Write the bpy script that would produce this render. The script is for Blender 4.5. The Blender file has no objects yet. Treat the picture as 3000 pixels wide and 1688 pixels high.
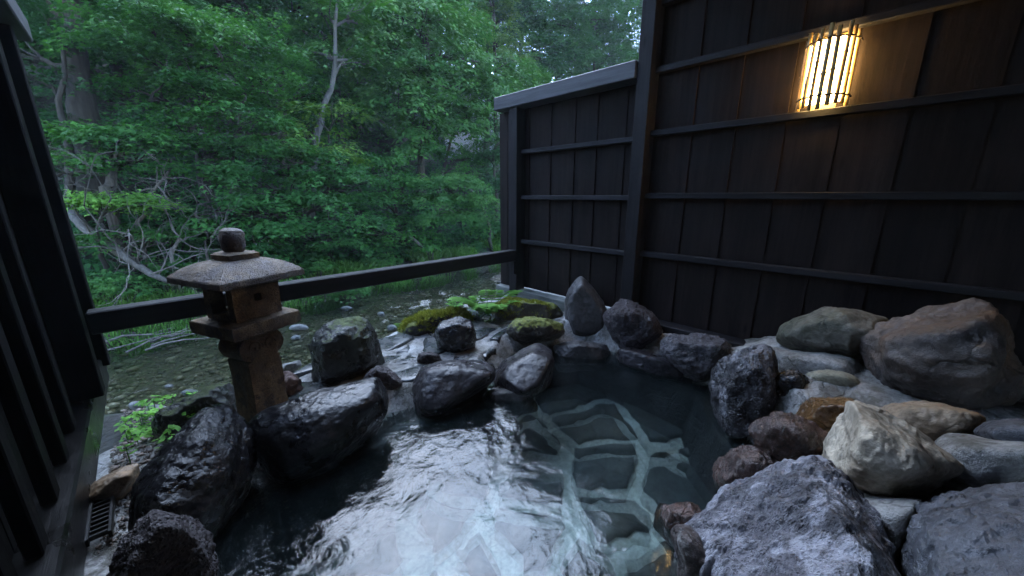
import bpy, bmesh, math, random
import numpy as np
from mathutils import Vector, Matrix

sc = bpy.context.scene
R = math.radians
# ------------------------------------------------------------------ camera
FPX, PITCH, YAW, CAMZ = 1070.0, R(14.16), R(45.2), 1.15      # focal length in px of a 3000 px wide frame
cd = bpy.data.cameras.new('camera'); cam = bpy.data.objects.new('camera', cd)
sc.collection.objects.link(cam); sc.camera = cam
cd.sensor_width = 36; cd.sensor_fit = 'HORIZONTAL'; cd.lens = FPX / 3000 * 36
cd.clip_start = 0.02; cd.clip_end = 500
cam.location = (0, 0, CAMZ); cam.rotation_euler = (R(90) - PITCH, 0, -YAW)
# ------------------------------------------------------------------ sky and sun (overcast evening)
SUN_EL, SUN_AZ = R(48), R(22)
wd = bpy.data.worlds.new('World'); sc.world = wd; wd.use_nodes = True
wn = wd.node_tree.nodes; wl = wd.node_tree.links
sky = wn.new('ShaderNodeTexSky'); sky.sky_type = 'NISHITA'; sky.sun_disc = False
sky.sun_elevation = SUN_EL; sky.sun_rotation = SUN_AZ; sky.air_density = 1.0; sky.dust_density = 0.3; sky.ozone_density = 3.0
hs = wn.new('ShaderNodeHueSaturation'); hs.inputs['Saturation'].default_value = 0.85
wl.new(sky.outputs[0], hs.inputs['Color']); wb = wn.new('ShaderNodeMix'); wb.data_type = 'RGBA'; wb.blend_type = 'MULTIPLY'; wb.inputs[0].default_value = 1; wb.inputs[7].default_value = (.93, .98, 1.05, 1)
wl.new(hs.outputs[0], wb.inputs[6]); wl.new(wb.outputs[2], wn['Background'].inputs[0])
wn['Background'].inputs[1].default_value = 0.15
sd = bpy.data.lights.new('sun', 'SUN'); sd.energy = 0.9; sd.angle = R(72); sd.color = (.68, .82, 1)
sun = bpy.data.objects.new('sun', sd); sc.collection.objects.link(sun)
sun.rotation_euler = (R(90) - SUN_EL, 0, R(180) - SUN_AZ)
vs = sc.view_settings; vs.view_transform = 'Standard'; vs.look = 'None'; vs.gamma = 1; vs.exposure = 3.08
cy = sc.cycles; cy.use_denoising = True; cy.max_bounces = 4; cy.diffuse_bounces = 2; cy.glossy_bounces = 3; cy.adaptive_threshold = .04
cy.transmission_bounces = 4; cy.transparent_max_bounces = 5; cy.sample_clamp_indirect = 6.0; cy.volume_bounces = 0

rng = np.random.default_rng(7); random.seed(7)
# ------------------------------------------------------------------ picture coordinates of the study image (2575 px wide) to points in the place
SS = 3000 / 2575
FW = np.array([math.sin(YAW), math.cos(YAW), 0]); RT = np.array([math.cos(YAW), -math.sin(YAW), 0]); UPV = np.array([0, 0, 1.0])
CAM = np.array([0, 0, CAMZ])
def ray(px, py):
    u, v = px * SS - 1500, py * SS - 844
    return FW * (FPX * math.cos(PITCH) - v * math.sin(PITCH)) + RT * u + UPV * (-FPX * math.sin(PITCH) - v * math.cos(PITCH))
def onz(px, py, z): r = ray(px, py); return CAM + r * ((z - CAMZ) / r[2])
def onx(px, py, x): r = ray(px, py); return CAM + r * (x / r[0])
def ony(px, py, y): r = ray(px, py); return CAM + r * (y / r[1])
# ------------------------------------------------------------------ noise
def _hash(i, j, k, s):
    h = (i.astype(np.int64) * 374761393 + j.astype(np.int64) * 668265263 + k.astype(np.int64) * 2147483647 + s * 1274126177) & 0xffffffff
    h = ((h ^ (h >> 13)) * 1274126177) & 0xffffffff
    h = (h ^ (h >> 16))
    return (h & 0xffff) / 65535.0 * 2 - 1
def vnoise(p, s=0):
    f = np.floor(p); t = p - f; t = t * t * t * (t * (t * 6 - 15) + 10)
    i, j, k = f[:, 0].astype(int), f[:, 1].astype(int), f[:, 2].astype(int)
    out = 0
    for a in (0, 1):
        for b in (0, 1):
            for c in (0, 1):
                w = (t[:, 0] if a else 1 - t[:, 0]) * (t[:, 1] if b else 1 - t[:, 1]) * (t[:, 2] if c else 1 - t[:, 2])
                out = out + w * _hash(i + a, j + b, k + c, s)
    return out
def fbm(p, o=4, s=0, g=.5):
    r = 0; a = 1
    for n in range(o):
        r = r + a * vnoise(p * 2 ** n + 17.3 * n, s + n); a *= g
    return r
def n2(x, y, f=1.0, o=3, s=0):
    x = np.atleast_1d(np.asarray(x, float)); y = np.atleast_1d(np.asarray(y, float))
    return fbm(np.stack([x.ravel() * f, y.ravel() * f, np.full(x.size, .37)], 1), o, s).reshape(x.shape)
# ------------------------------------------------------------------ mesh helpers
COL = sc.collection
def mesh_tris(name, v, f, smooth=True):
    v = np.ascontiguousarray(v, np.float32); f = np.ascontiguousarray(f, np.int32); k = f.shape[1]
    me = bpy.data.meshes.new(name)
    me.vertices.add(len(v)); me.vertices.foreach_set('co', v.ravel())
    me.loops.add(f.size); me.loops.foreach_set('vertex_index', f.ravel())
    me.polygons.add(len(f)); me.polygons.foreach_set('loop_start', np.arange(len(f), dtype=np.int32) * k)
    me.update(calc_edges=True)
    me.polygons.foreach_set('use_smooth', np.full(len(f), bool(smooth)))
    me.update()
    return me
def link(name, me, mat=None, parent=None, label=None, cat=None, group=None, kind=None, loc=None):
    o = bpy.data.objects.new(name, me); COL.objects.link(o)
    if me is not None and mat is not None and len(me.materials) == 0: me.materials.append(mat)
    if parent is not None: o.parent = parent
    if loc is not None: o.location = tuple(float(c) for c in loc)
    for k, val in (('label', label), ('category', cat), ('group', group), ('kind', kind)):
        if val: o[k] = val
    return o
class MB:                                            # gathers quads / n-gons into one mesh
    def __init__(s): s.v = []; s.f = []
    def add(s, v, f):
        n = len(s.v); s.v += [tuple(float(c) for c in p) for p in v]; s.f += [tuple(i + n for i in q) for q in f]; return s
    def box(s, x0, x1, y0, y1, z0, z1, b=.004):      # a box with small chamfers along every edge
        c = np.array([(x0 + x1) / 2, (y0 + y1) / 2, (z0 + z1) / 2]); h = np.array([abs(x1 - x0), abs(y1 - y0), abs(z1 - z0)]) / 2
        b = min(b, h.min() * .45)
        bm = bmesh.new(); bmesh.ops.create_cube(bm, size=1)
        for q in bm.verts: q.co = Vector([float(c[i] + q.co[i] * 2 * h[i]) for i in range(3)])
        if b > 0: bmesh.ops.bevel(bm, geom=bm.edges[:], offset=float(b), segments=1, affect='EDGES')
        bm.verts.index_update()
        s.add([q.co for q in bm.verts], [[q.index for q in f.verts] for f in bm.faces]); bm.free(); return s
    def tube(s, pts, rad, n=8, cap=True):
        pts = [np.array(p, float) for p in pts]; rings = []; m = len(pts); up = np.array([.13, .27, .95])
        for i, p in enumerate(pts):
            t = pts[min(i + 1, m - 1)] - pts[max(i - 1, 0)]; t = t / (np.linalg.norm(t) + 1e-9)
            a = np.cross(t, up); 
            if np.linalg.norm(a) < 1e-3: a = np.cross(t, [1, 0, 0])
            a /= np.linalg.norm(a); b = np.cross(t, a); r = rad[i] if hasattr(rad, '__len__') else rad
            rings += [p + r * (math.cos(2 * math.pi * k / n) * a + math.sin(2 * math.pi * k / n) * b) for k in range(n)]
        f = [(i * n + k, i * n + (k + 1) % n, (i + 1) * n + (k + 1) % n, (i + 1) * n + k) for i in range(m - 1) for k in range(n)]
        if cap: f += [tuple(range(n))[::-1], tuple((m - 1) * n + k for k in range(n))]
        return s.add(rings, f)
    def lathe(s, prof, n=24, c=(0, 0, 0)):
        v = [(c[0] + r * math.cos(2 * math.pi * k / n), c[1] + r * math.sin(2 * math.pi * k / n), c[2] + z) for r, z in prof for k in range(n)]
        f = [(i * n + k, i * n + (k + 1) % n, (i + 1) * n + (k + 1) % n, (i + 1) * n + k) for i in range(len(prof) - 1) for k in range(n)]
        f += [tuple(range(n))[::-1], tuple((len(prof) - 1) * n + k for k in range(n))]
        return s.add(v, f)
    def mesh(s, name, smooth=False):
        me = bpy.data.meshes.new(name); me.from_pydata(s.v, [], s.f); me.update()
        if smooth: me.polygons.foreach_set('use_smooth', np.full(len(me.polygons), True))
        return me
def empty(name, loc, label, cat, group=None, rz=0):
    o = link(name, None, label=label, cat=cat, group=group, loc=loc); o.rotation_euler[2] = rz
    o.empty_display_size = .1; return o
# ------------------------------------------------------------------ materials
def nodes(name):
    m = bpy.data.materials.new(name); m.use_nodes = True; nt = m.node_tree
    return m, nt.nodes, nt.links, nt.nodes['Principled BSDF']
def N(ns, t, **kw):
    n = ns.new('ShaderNode' + t)
    for k, v in kw.items(): setattr(n, k, v)
    return n
def noise_node(ns, ls, vec, scale, detail=6, rough=.6):
    n = N(ns, 'TexNoise'); n.inputs['Scale'].default_value = scale; n.inputs['Detail'].default_value = detail; n.inputs['Roughness'].default_value = rough
    ls.new(vec, n.inputs['Vector']); return n.outputs['Fac']
def ramp(ns, ls, fac, stops):
    r = N(ns, 'ValToRGB'); e = r.color_ramp.elements
    while len(e) < len(stops): e.new(.5)
    for q, (p, c) in zip(e, stops): q.position = p; q.color = (c[0], c[1], c[2], 1) if hasattr(c, '__len__') else (c, c, c, 1)
    ls.new(fac, r.inputs[0]); return r.outputs[0]
def mixc(ns, ls, fac, a, b, mode='MIX'):
    m = N(ns, 'Mix', data_type='RGBA', blend_type=mode)
    for sck, val in ((m.inputs[0], fac), (m.inputs[6], a), (m.inputs[7], b)):
        if isinstance(val, bpy.types.NodeSocket): ls.new(val, sck)
        elif hasattr(val, '__len__'): sck.default_value = (*val[:3], 1)
        else: sck.default_value = val
    return m.outputs[2]
def mth(ns, ls, op, a, b=None):
    m = N(ns, 'Math', operation=op, use_clamp=False)
    for i, val in enumerate((a, b)):
        if val is None: continue
        if isinstance(val, bpy.types.NodeSocket): ls.new(val, m.inputs[i])
        else: m.inputs[i].default_value = val
    return m.outputs[0]
def rock_mat(name, c1, c2, c3=None, rough=(.35, .6), scale=6, bump=.5, moss=0, mosscol=((.055, .065, .014), (.15, .165, .03)), stretch=(1, 1, 1), pits=0, spec=.5, stain=None, cracks=.55):
    m, ns, ls, b = nodes(name)
    g = N(ns, 'NewGeometry'); mp = N(ns, 'Mapping'); mp.inputs['Scale'].default_value = stretch
    ls.new(g.outputs['Position'], mp.inputs[0]); p = mp.outputs[0]
    big = noise_node(ns, ls, p, scale, 6, .62); fine = noise_node(ns, ls, p, scale * 9, 4, .65)
    col = ramp(ns, ls, big, [(.33, c1), (.66, c2)])
    if c3 is not None:
        m3 = noise_node(ns, ls, p, scale * .45, 5, .55)
        col = mixc(ns, ls, ramp(ns, ls, m3, [(.5, 0), (.66, 1)]), col, c3)
    col = mixc(ns, ls, .7, col, ramp(ns, ls, fine, [(.3, .45), (.7, 1.35)]), 'MULTIPLY')
    col = mixc(ns, ls, 1, col, ramp(ns, ls, noise_node(ns, ls, g.outputs['Position'], 2.7, 3), [(.35, .62), (.65, 1.3)]), 'MULTIPLY')
    wv = N(ns, 'VectorMath', operation='MULTIPLY_ADD'); nc = N(ns, 'TexNoise'); nc.inputs['Scale'].default_value = scale * 1.3; nc.inputs['Detail'].default_value = 5; ls.new(p, nc.inputs['Vector'])
    ls.new(nc.outputs['Color'], wv.inputs[0]); wv.inputs[1].default_value = (.16, .16, .16); ls.new(p, wv.inputs[2])
    ck = N(ns, 'TexVoronoi', feature='DISTANCE_TO_EDGE'); ck.inputs['Scale'].default_value = scale * .8; ls.new(wv.outputs[0], ck.inputs['Vector'])
    ckm = mth(ns, ls, 'MAXIMUM', ramp(ns, ls, ck.outputs['Distance'], [(.0, 0), (.035, 1)]), ramp(ns, ls, noise_node(ns, ls, p, scale * .7, 2), [(.46, 1), (.54, 0)]))
    col = mixc(ns, ls, cracks, col, ckm, 'MULTIPLY')
    rr = ramp(ns, ls, noise_node(ns, ls, p, scale * 2.2, 5), [(.35, rough[0]), (.65, rough[1])])
    h = mth(ns, ls, 'ADD', mth(ns, ls, 'MULTIPLY', big, .8), mth(ns, ls, 'MULTIPLY', fine, .35))
    h = mth(ns, ls, 'ADD', h, mth(ns, ls, 'MULTIPLY', noise_node(ns, ls, p, scale * 30, 3), .12))
    h = mth(ns, ls, 'ADD', h, mth(ns, ls, 'MULTIPLY', ckm, cracks * .35))
    if pits:
        vo = N(ns, 'TexVoronoi'); vo.inputs['Scale'].default_value = scale * 11; ls.new(p, vo.inputs['Vector'])
        pit = ramp(ns, ls, vo.outputs['Distance'], [(.12, 0), (.42, 1)])
        col = mixc(ns, ls, pits * .7, col, pit, 'MULTIPLY'); h = mth(ns, ls, 'ADD', h, mth(ns, ls, 'MULTIPLY', pit, pits * .6))
    if stain is not None:
        st = ramp(ns, ls, noise_node(ns, ls, p, scale * .8, 6, .7), [(.52, 0), (.6, 1)])
        col = mixc(ns, ls, st, col, stain)
    if moss:
        sx = N(ns, 'SeparateXYZ'); ls.new(g.outputs['Normal'], sx.inputs[0])
        mf = mth(ns, ls, 'ADD', mth(ns, ls, 'MULTIPLY', sx.outputs[2], .55), noise_node(ns, ls, g.outputs['Position'], 7, 6))
        mk = ramp(ns, ls, mf, [(1.02 - .5 * moss, 0), (1.12 - .5 * moss, 1)])
        mc = ramp(ns, ls, noise_node(ns, ls, g.outputs['Position'], 40, 4), [(.35, mosscol[0]), (.65, mosscol[1])])
        col = mixc(ns, ls, mk, col, mc); rr = mixc(ns, ls, mk, rr, (.9, .9, .9))
    bp = N(ns, 'Bump'); bp.inputs['Strength'].default_value = bump; bp.inputs['Distance'].default_value = .03
    ls.new(h, bp.inputs['Height']); ls.new(bp.outputs[0], b.inputs['Normal'])
    ls.new(col, b.inputs['Base Color']); ls.new(rr, b.inputs['Roughness']); b.inputs['Specular IOR Level'].default_value = spec
    return m
def wood_mat(name, c1, c2, rough=(.45, .7), along='Z', wear=None, bump=.25, spec=.4):
    m, ns, ls, b = nodes(name)
    tc = N(ns, 'TexCoord'); g = N(ns, 'NewGeometry'); oi = N(ns, 'ObjectInfo')
    mp = N(ns, 'Mapping'); st = {'X': (.8, 14, 14), 'Y': (14, .8, 14), 'Z': (14, 14, .8)}[along]; mp.inputs['Scale'].default_value = st
    va = N(ns, 'VectorMath', operation='ADD'); ls.new(g.outputs['Position'], va.inputs[0])
    cr = N(ns, 'CombineXYZ'); ls.new(mth(ns, ls, 'MULTIPLY', oi.outputs['Random'], 37.0), cr.inputs[2 if along != 'Z' else 0]); ls.new(cr.outputs[0], va.inputs[1])
    ls.new(va.outputs[0], mp.inputs[0]); p = mp.outputs[0]
    gr = noise_node(ns, ls, p, 2.2, 8, .68); blot = noise_node(ns, ls, g.outputs['Position'], 5, 5)
    col = ramp(ns, ls, gr, [(.36, c1), (.64, c2)])
    col = mixc(ns, ls, .8, col, ramp(ns, ls, blot, [(.3, .55), (.7, 1.3)]), 'MULTIPLY')
    col = mixc(ns, ls, 1, col, ramp(ns, ls, oi.outputs['Random'], [(0, .65), (1, 1.35)]), 'MULTIPLY')
    # knots and drip marks
    mk = N(ns, 'Mapping'); mk.inputs['Scale'].default_value = {'X': (3, 9, 9), 'Y': (9, 3, 9), 'Z': (9, 9, 3)}[along]; ls.new(va.outputs[0], mk.inputs[0])
    vo = N(ns, 'TexVoronoi'); vo.inputs['Scale'].default_value = .7; ls.new(mk.outputs[0], vo.inputs['Vector'])
    col = mixc(ns, ls, 1, col, ramp(ns, ls, vo.outputs['Distance'], [(.03, .3), (.1, 1)]), 'MULTIPLY')
    if wear is not None:
        wk = ramp(ns, ls, noise_node(ns, ls, p, 5, 8, .75), [(.64, 0), (.72, 1)])
        col = mixc(ns, ls, mth(ns, ls, 'MULTIPLY', wk, .6), col, wear)
    bp = N(ns, 'Bump'); bp.inputs['Strength'].default_value = bump; bp.inputs['Distance'].default_value = .01
    ls.new(gr, bp.inputs['Height']); ls.new(bp.outputs[0], b.inputs['Normal'])
    ls.new(col, b.inputs['Base Color']); ls.new(ramp(ns, ls, blot, [(.3, rough[0]), (.7, rough[1])]), b.inputs['Roughness'])
    b.inputs['Specular IOR Level'].default_value = spec
    return m
def leaf_mat(name, dark, light, trans=.35, rough=.45):
    m, ns, ls, b = nodes(name)
    at = N(ns, 'Attribute', attribute_name='tint')
    col = ramp(ns, ls, at.outputs['Fac'], [(0, dark), (1, light)])
    ls.new(col, b.inputs['Base Color']); b.inputs['Roughness'].default_value = rough + .15; b.inputs['Specular IOR Level'].default_value = .16
    tr = N(ns, 'BsdfTranslucent'); ls.new(mixc(ns, ls, 1, col, (1.25, 1.3, .6), 'MULTIPLY'), tr.inputs[0])
    mx = N(ns, 'MixShader'); mx.inputs[0].default_value = trans; ls.new(b.outputs[0], mx.inputs[1]); ls.new(tr.outputs[0], mx.inputs[2])
    ls.new(mx.outputs[0], ns['Material Output'].inputs[0])
    return m
def plain(name, c, rough=.5, spec=.5):
    m, ns, ls, b = nodes(name); g = N(ns, 'NewGeometry')
    f = noise_node(ns, ls, g.outputs['Position'], 25, 6)
    ls.new(mixc(ns, ls, 1, c, ramp(ns, ls, f, [(.3, .7), (.7, 1.2)]), 'MULTIPLY'), b.inputs['Base Color'])
    b.inputs['Roughness'].default_value = rough; b.inputs['Specular IOR Level'].default_value = spec; return m
def water_mat(name, tint, scales, strength, dist, rough, deep, stretch=(1, 1, 1), absorb=.55, ior=1.333, blur=0):
    m, ns, ls, b = nodes(name); g = N(ns, 'NewGeometry'); mp = N(ns, 'Mapping'); mp.inputs['Scale'].default_value = stretch
    ls.new(g.outputs['Position'], mp.inputs[0]); p = mp.outputs[0]
    h = None
    for s, w, d in scales:
        nn = N(ns, 'TexNoise'); nn.inputs['Scale'].default_value = s; nn.inputs['Detail'].default_value = d; nn.inputs['Roughness'].default_value = .55; nn.inputs['Distortion'].default_value = .7
        ls.new(p, nn.inputs['Vector']); q = mth(ns, ls, 'MULTIPLY', nn.outputs['Fac'], w); h = q if h is None else mth(ns, ls, 'ADD', h, q)
    bp = N(ns, 'Bump'); bp.inputs['Strength'].default_value = strength; bp.inputs['Distance'].default_value = dist; ls.new(h, bp.inputs['Height'])
    gl = N(ns, 'BsdfGlossy'); gl.inputs['Roughness'].default_value = rough; ls.new(bp.outputs[0], gl.inputs['Normal'])
    tp = N(ns, 'BsdfTransparent'); tp.inputs[0].default_value = (*tint, 1)
    if blur:
        rf_ = N(ns, 'BsdfRefraction'); rf_.inputs['Color'].default_value = (*tint, 1); rf_.inputs['Roughness'].default_value = .17; rf_.inputs['IOR'].default_value = 1.12
        mb_ = N(ns, 'MixShader'); mb_.inputs[0].default_value = blur; ls.new(tp.outputs[0], mb_.inputs[1]); ls.new(rf_.outputs[0], mb_.inputs[2]); tp = mb_
    df = N(ns, 'BsdfDiffuse'); df.inputs[0].default_value = (*deep, 1)
    m1 = N(ns, 'MixShader'); m1.inputs[0].default_value = 1 - absorb; ls.new(df.outputs[0], m1.inputs[1]); ls.new(tp.outputs[0], m1.inputs[2])
    fr = N(ns, 'Fresnel'); fr.inputs['IOR'].default_value = ior; ls.new(bp.outputs[0], fr.inputs['Normal'])
    m2 = N(ns, 'MixShader'); ls.new(fr.outputs[0], m2.inputs[0]); ls.new(m1.outputs[0], m2.inputs[1]); ls.new(gl.outputs[0], m2.inputs[2])
    ls.new(m2.outputs[0], ns['Material Output'].inputs[0]); ns.remove(b)
    return m
M = {}
M['black_wet'] = rock_mat('wet black basalt', (.005, .005, .006), (.016, .016, .019), rough=(.18, .38), scale=9, bump=.42, spec=.55)
M['black_smooth'] = rock_mat('smooth wet basalt', (.004, .004, .005), (.012, .012, .0145), rough=(.22, .42), scale=5, bump=.3, spec=.42, cracks=.3)
M['black_moss'] = rock_mat('mossy black basalt', (.008, .0085, .008), (.022, .024, .022), (.024, .032, .02), rough=(.2, .45), scale=7, bump=.6, moss=.22, mosscol=((.02, .03, .01), (.06, .08, .02)))
M['lava'] = rock_mat('purple brown lava', (.022, .016, .018), (.06, .048, .052), rough=(.35, .7), scale=9, bump=.9, pits=.9)
M['lava_grey'] = rock_mat('grey pitted lava', (.035, .032, .036), (.085, .078, .085), rough=(.45, .8), scale=8, bump=.7, pits=.7)
M['slate'] = rock_mat('grey slate stone', (.028, .027, .028), (.068, .064, .064), rough=(.4, .7), scale=5, bump=.35)
M['slab_wet'] = rock_mat('wet grey slab', (.012, .011, .0125), (.038, .035, .039), rough=(.22, .45), scale=6, bump=.28, spec=.32)
M['dark_crust'] = rock_mat('dark rock with pale lime crust', (.016, .016, .019), (.045, .044, .05), rough=(.25, .55), scale=7, bump=.9, pits=.5, stain=(.16, .16, .175))
M['olive'] = rock_mat('olive grey boulder', (.09, .082, .065), (.19, .175, .14), (.085, .085, .055), rough=(.6, .85), scale=5, bump=.45)
M['brownblue'] = rock_mat('brown and slate boulder', (.045, .04, .042), (.12, .095, .078), (.20, .115, .06), rough=(.45, .75), scale=5, bump=.8)
M['tan'] = rock_mat('tan stone', (.16, .10, .055), (.32, .25, .17), (.22, .12, .05), rough=(.5, .8), scale=6, bump=.5)
M['cream'] = rock_mat('pale flat stone', (.24, .22, .15), (.36, .34, .25), rough=(.6, .85), scale=8, bump=.3)
M['beige'] = rock_mat('beige boulder', (.30, .25, .185), (.58, .51, .40), (.26, .155, .085), rough=(.55, .85), scale=4.2, bump=.6)
M['rust'] = rock_mat('rust stained wet stone', (.075, .038, .016), (.17, .092, .034), rough=(.15, .4), scale=7, bump=.4)
M['redbrown'] = rock_mat('wet red brown stone', (.035, .02, .016), (.10, .06, .05), (.06, .03, .02), rough=(.07, .22), scale=8, bump=.7, stretch=(1, 1.6, 1), spec=.75)
M['lilac'] = rock_mat('wet lilac grey ridged lava', (.075, .075, .088), (.21, .205, .23), (.045, .04, .05), rough=(.16, .42), scale=7, bump=.8, pits=.25, stretch=(1.7, 1.7, .6), stain=(.34, .34, .38))
M['bluegrey'] = rock_mat('blue grey stone', (.05, .054, .066), (.15, .158, .18), (.045, .045, .055), rough=(.3, .55), scale=9, bump=.7)
M['crusted'] = rock_mat('dark stone with white crust', (.03, .025, .025), (.09, .07, .065), rough=(.3, .7), scale=6, bump=.8, stain=(.45, .45, .44))
M['mortar'] = rock_mat('cement mortar', (.24, .235, .222), (.43, .42, .40), (.16, .157, .145), rough=(.5, .9), scale=8, bump=.9, stain=(.095, .09, .076))
M['river_pale'] = rock_mat('pale river stone', (.09, .09, .086), (.18, .18, .17), rough=(.5, .8), scale=9, bump=.3)
M['river_dark'] = rock_mat('dark river stone', (.04, .045, .045), (.10, .105, .10), rough=(.25, .5), scale=9, bump=.3)
M['river_red'] = rock_mat('reddish knobbly stone', (.09, .05, .04), (.22, .14, .12), rough=(.35, .6), scale=10, bump=.8)
M['orange'] = rock_mat('orange stained stone', (.16, .12, .08), (.30, .19, .10), (.34, .14, .035), rough=(.4, .7), scale=5, bump=.3)
M['flag'] = rock_mat('wet grey flagstone', (.030, .034, .036), (.075, .083, .086), rough=(.12, .4), scale=5, bump=.2)
M['floor_stone'] = rock_mat('pool floor stone', (.03, .038, .042), (.085, .095, .095), (.06, .055, .045), rough=(.5, .8), scale=4, bump=.3)
M['granite'] = rock_mat('speckled brown granite', (.10, .062, .030), (.27, .175, .085), (.13, .092, .062), rough=(.45, .75), scale=14, bump=.6, pits=.6, stain=(.06, .042, .028), cracks=.2)
M['gran_roof'] = rock_mat('speckled granite roof', (.085, .058, .036), (.20, .142, .09), (.10, .078, .07), rough=(.4, .65), scale=14, bump=.8, pits=.7, stain=(.10, .08, .075), cracks=.2)
M['rock_moss'] = rock_mat('rock under thick moss', (.02, .02, .02), (.06, .055, .05), rough=(.4, .7), scale=7, bump=.6, moss=1.0)
M['rock_moss2'] = rock_mat('brown rock with moss patches', (.03, .026, .022), (.085, .07, .05), rough=(.4, .7), scale=7, bump=.6, moss=.62)
M['wood_wall'] = wood_mat('dark stained cedar board', (.0062, .0041, .0034), (.0165, .0110, .0092), rough=(.6, .85), spec=.12)
M['wood_rail_y'] = wood_mat('dark stained rail', (.0055, .005, .0055), (.0145, .0135, .015), along='Y', spec=.18)
M['wood_post'] = wood_mat('dark stained post', (.0055, .0047, .005), (.014, .012, .0127), wear=(.04, .04, .04), spec=.15)
M['wood_cap'] = wood_mat('weathered cap beam', (.013, .013, .0145), (.036, .036, .040), along='Y', wear=(.09, .09, .09))
M['wood_bar'] = wood_mat('blackened railing', (.004, .004, .0045), (.012, .012, .013), rough=(.4, .6), along='X', spec=.25)
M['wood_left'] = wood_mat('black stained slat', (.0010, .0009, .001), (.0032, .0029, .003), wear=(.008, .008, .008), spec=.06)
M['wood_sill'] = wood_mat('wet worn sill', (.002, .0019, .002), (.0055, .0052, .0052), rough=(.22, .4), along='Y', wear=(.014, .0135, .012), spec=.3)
M['wood_sill2'] = wood_mat('pale weathered sill', (.10, .105, .095), (.20, .21, .19), rough=(.5, .8), along='Y')
M['bamboo'] = wood_mat('bamboo stick', (.26, .16, .055), (.45, .30, .12), rough=(.3, .5), spec=.5)
M['twine'] = plain('dark binding cord', (.03, .018, .01), .8)
M['bark'] = wood_mat('grey brown bark', (.014, .012, .010), (.046, .041, .034), rough=(.8, .95), bump=1)
M['bark_pale'] = wood_mat('pale bark', (.040, .041, .038), (.095, .096, .09), rough=(.8, .95), bump=.7)
M['deadwood'] = wood_mat('bleached dead branch', (.045, .040, .034), (.125, .115, .10), rough=(.7, .9), bump=.6)
M['leaf_maple'] = leaf_mat('maple leaf', (0.016, 0.070, 0.019), (0.060, 0.182, 0.034))
M['leaf_deep'] = leaf_mat('deep green leaf', (0.014, 0.053, 0.019), (0.033, 0.120, 0.034))
M['leaf_lime'] = leaf_mat('lime leaf', (0.062, 0.169, 0.031), (0.150, 0.324, 0.050))
M['leaf_soft'] = leaf_mat('soft light leaf', (0.027, 0.101, 0.026), (0.074, 0.195, 0.044))
M['leaf_yellow'] = leaf_mat('yellow green leaf', (0.057, 0.140, 0.028), (0.133, 0.254, 0.050))
M['leaf_blue'] = leaf_mat('cool green leaf', (0.021, 0.084, 0.023), (0.059, 0.182, 0.043))
M['fern'] = leaf_mat('fern leaflet', (.08, .21, .035), (.19, .42, .08))
M['grass'] = leaf_mat('bank grass', (.04, .12, .025), (.11, .24, .055))
M['moss'] = leaf_mat('moss tuft', (.10, .115, .018), (.30, .31, .06), .25, .8)
M['litter'] = rock_mat('leaf litter and soil', (.018, .016, .011), (.05, .043, .03), (.02, .032, .012), rough=(.8, .95), scale=5, bump=.8)
M['gravelbed'] = rock_mat('river gravel', (.045, .04, .028), (.12, .105, .075), (.07, .065, .045), rough=(.4, .7), scale=22, bump=.7, pits=.5)
# ------------------------------------------------------------------ terrain: bath side, river bed, far bank, wooded slope
RIVER_Z = -0.42
def near_edge(x): return np.interp(x, [-30, -1.5, -.4, .1, .7, 1.6, 3, 6, 12, 40], [3.6, 3.6, 3.5, 3.2, 2.95, 2.85, 2.9, 3.1, 3.4, 3.6])
def far_edge(x): return np.interp(x, [-40, -3, -.3, 1, 2.4, 5, 8, 14, 40], [5.9, 5.7, 5.5, 5.8, 5.9, 6.1, 6.5, 7.4, 10])
def ground_z(x, y):
    x = np.asarray(x, float); y = np.asarray(y, float)
    ne = near_edge(x) + .12 * n2(x, y, 1.3, 2, 3); fe = far_edge(x) + .22 * n2(x, y, .9, 3, 4)
    bed = RIVER_Z - .17 + .05 * n2(x, y, 1.1, 3, 5)
    bar = np.clip(1 - np.hypot((x - 5.6) / 1.6, (y - 5.0) / .6), 0, 1); bed = bed + .30 * np.minimum(bar * 1.6, 1)
    z = bed + np.clip((ne - y) / .5, 0, 1) ** .8 * .48
    z = np.where(y < 2.35, np.minimum(z, -.7 + np.clip((y - 2.25) / .1, 0, 1) * .7), z)
    d = y - fe
    hill = np.clip(d / .35, 0, 1) * .38 + np.clip((d - .5) / 1.2, 0, 1) * .18 + np.clip(d - 1.3, 0, None) * .52 - np.clip(d - 26, 0, None) * .3
    z = np.where(d > 0, bed + hill + np.clip(d, 0, 4) * .10 * n2(x, y, .8, 4, 6), z)
    return z
def gz(x, y): return float(ground_z(np.array([x]), np.array([y]))[0])
xs = np.concatenate([np.linspace(-90, -9, 24), np.linspace(-8, 14, 180), np.linspace(15, 110, 26)])
ys = np.concatenate([np.linspace(-60, 1.9, 14), np.linspace(2.0, 9, 130), np.linspace(9.3, 22, 40), np.linspace(24, 60, 14)])
X, Yg = np.meshgrid(xs, ys); Z = ground_z(X, Yg)
nx, ny = len(xs), len(ys)
idx = np.arange(nx * ny).reshape(ny, nx)
quads = np.stack([idx[:-1, :-1], idx[:-1, 1:], idx[1:, 1:], idx[1:, :-1]], -1).reshape(-1, 4)
me = mesh_tris('ground', np.stack([X, Yg, Z], -1).reshape(-1, 3), quads)
m, ns, ls, b = nodes('ground: gravel bed to leaf litter')
g = N(ns, 'NewGeometry'); sx = N(ns, 'SeparateXYZ'); ls.new(g.outputs['Position'], sx.inputs[0])
f1 = noise_node(ns, ls, g.outputs['Position'], 26, 6); f2 = noise_node(ns, ls, g.outputs['Position'], 4, 6)
vo = N(ns, 'TexVoronoi'); vo.inputs['Scale'].default_value = 24; ls.new(g.outputs['Position'], vo.inputs['Vector'])
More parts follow.
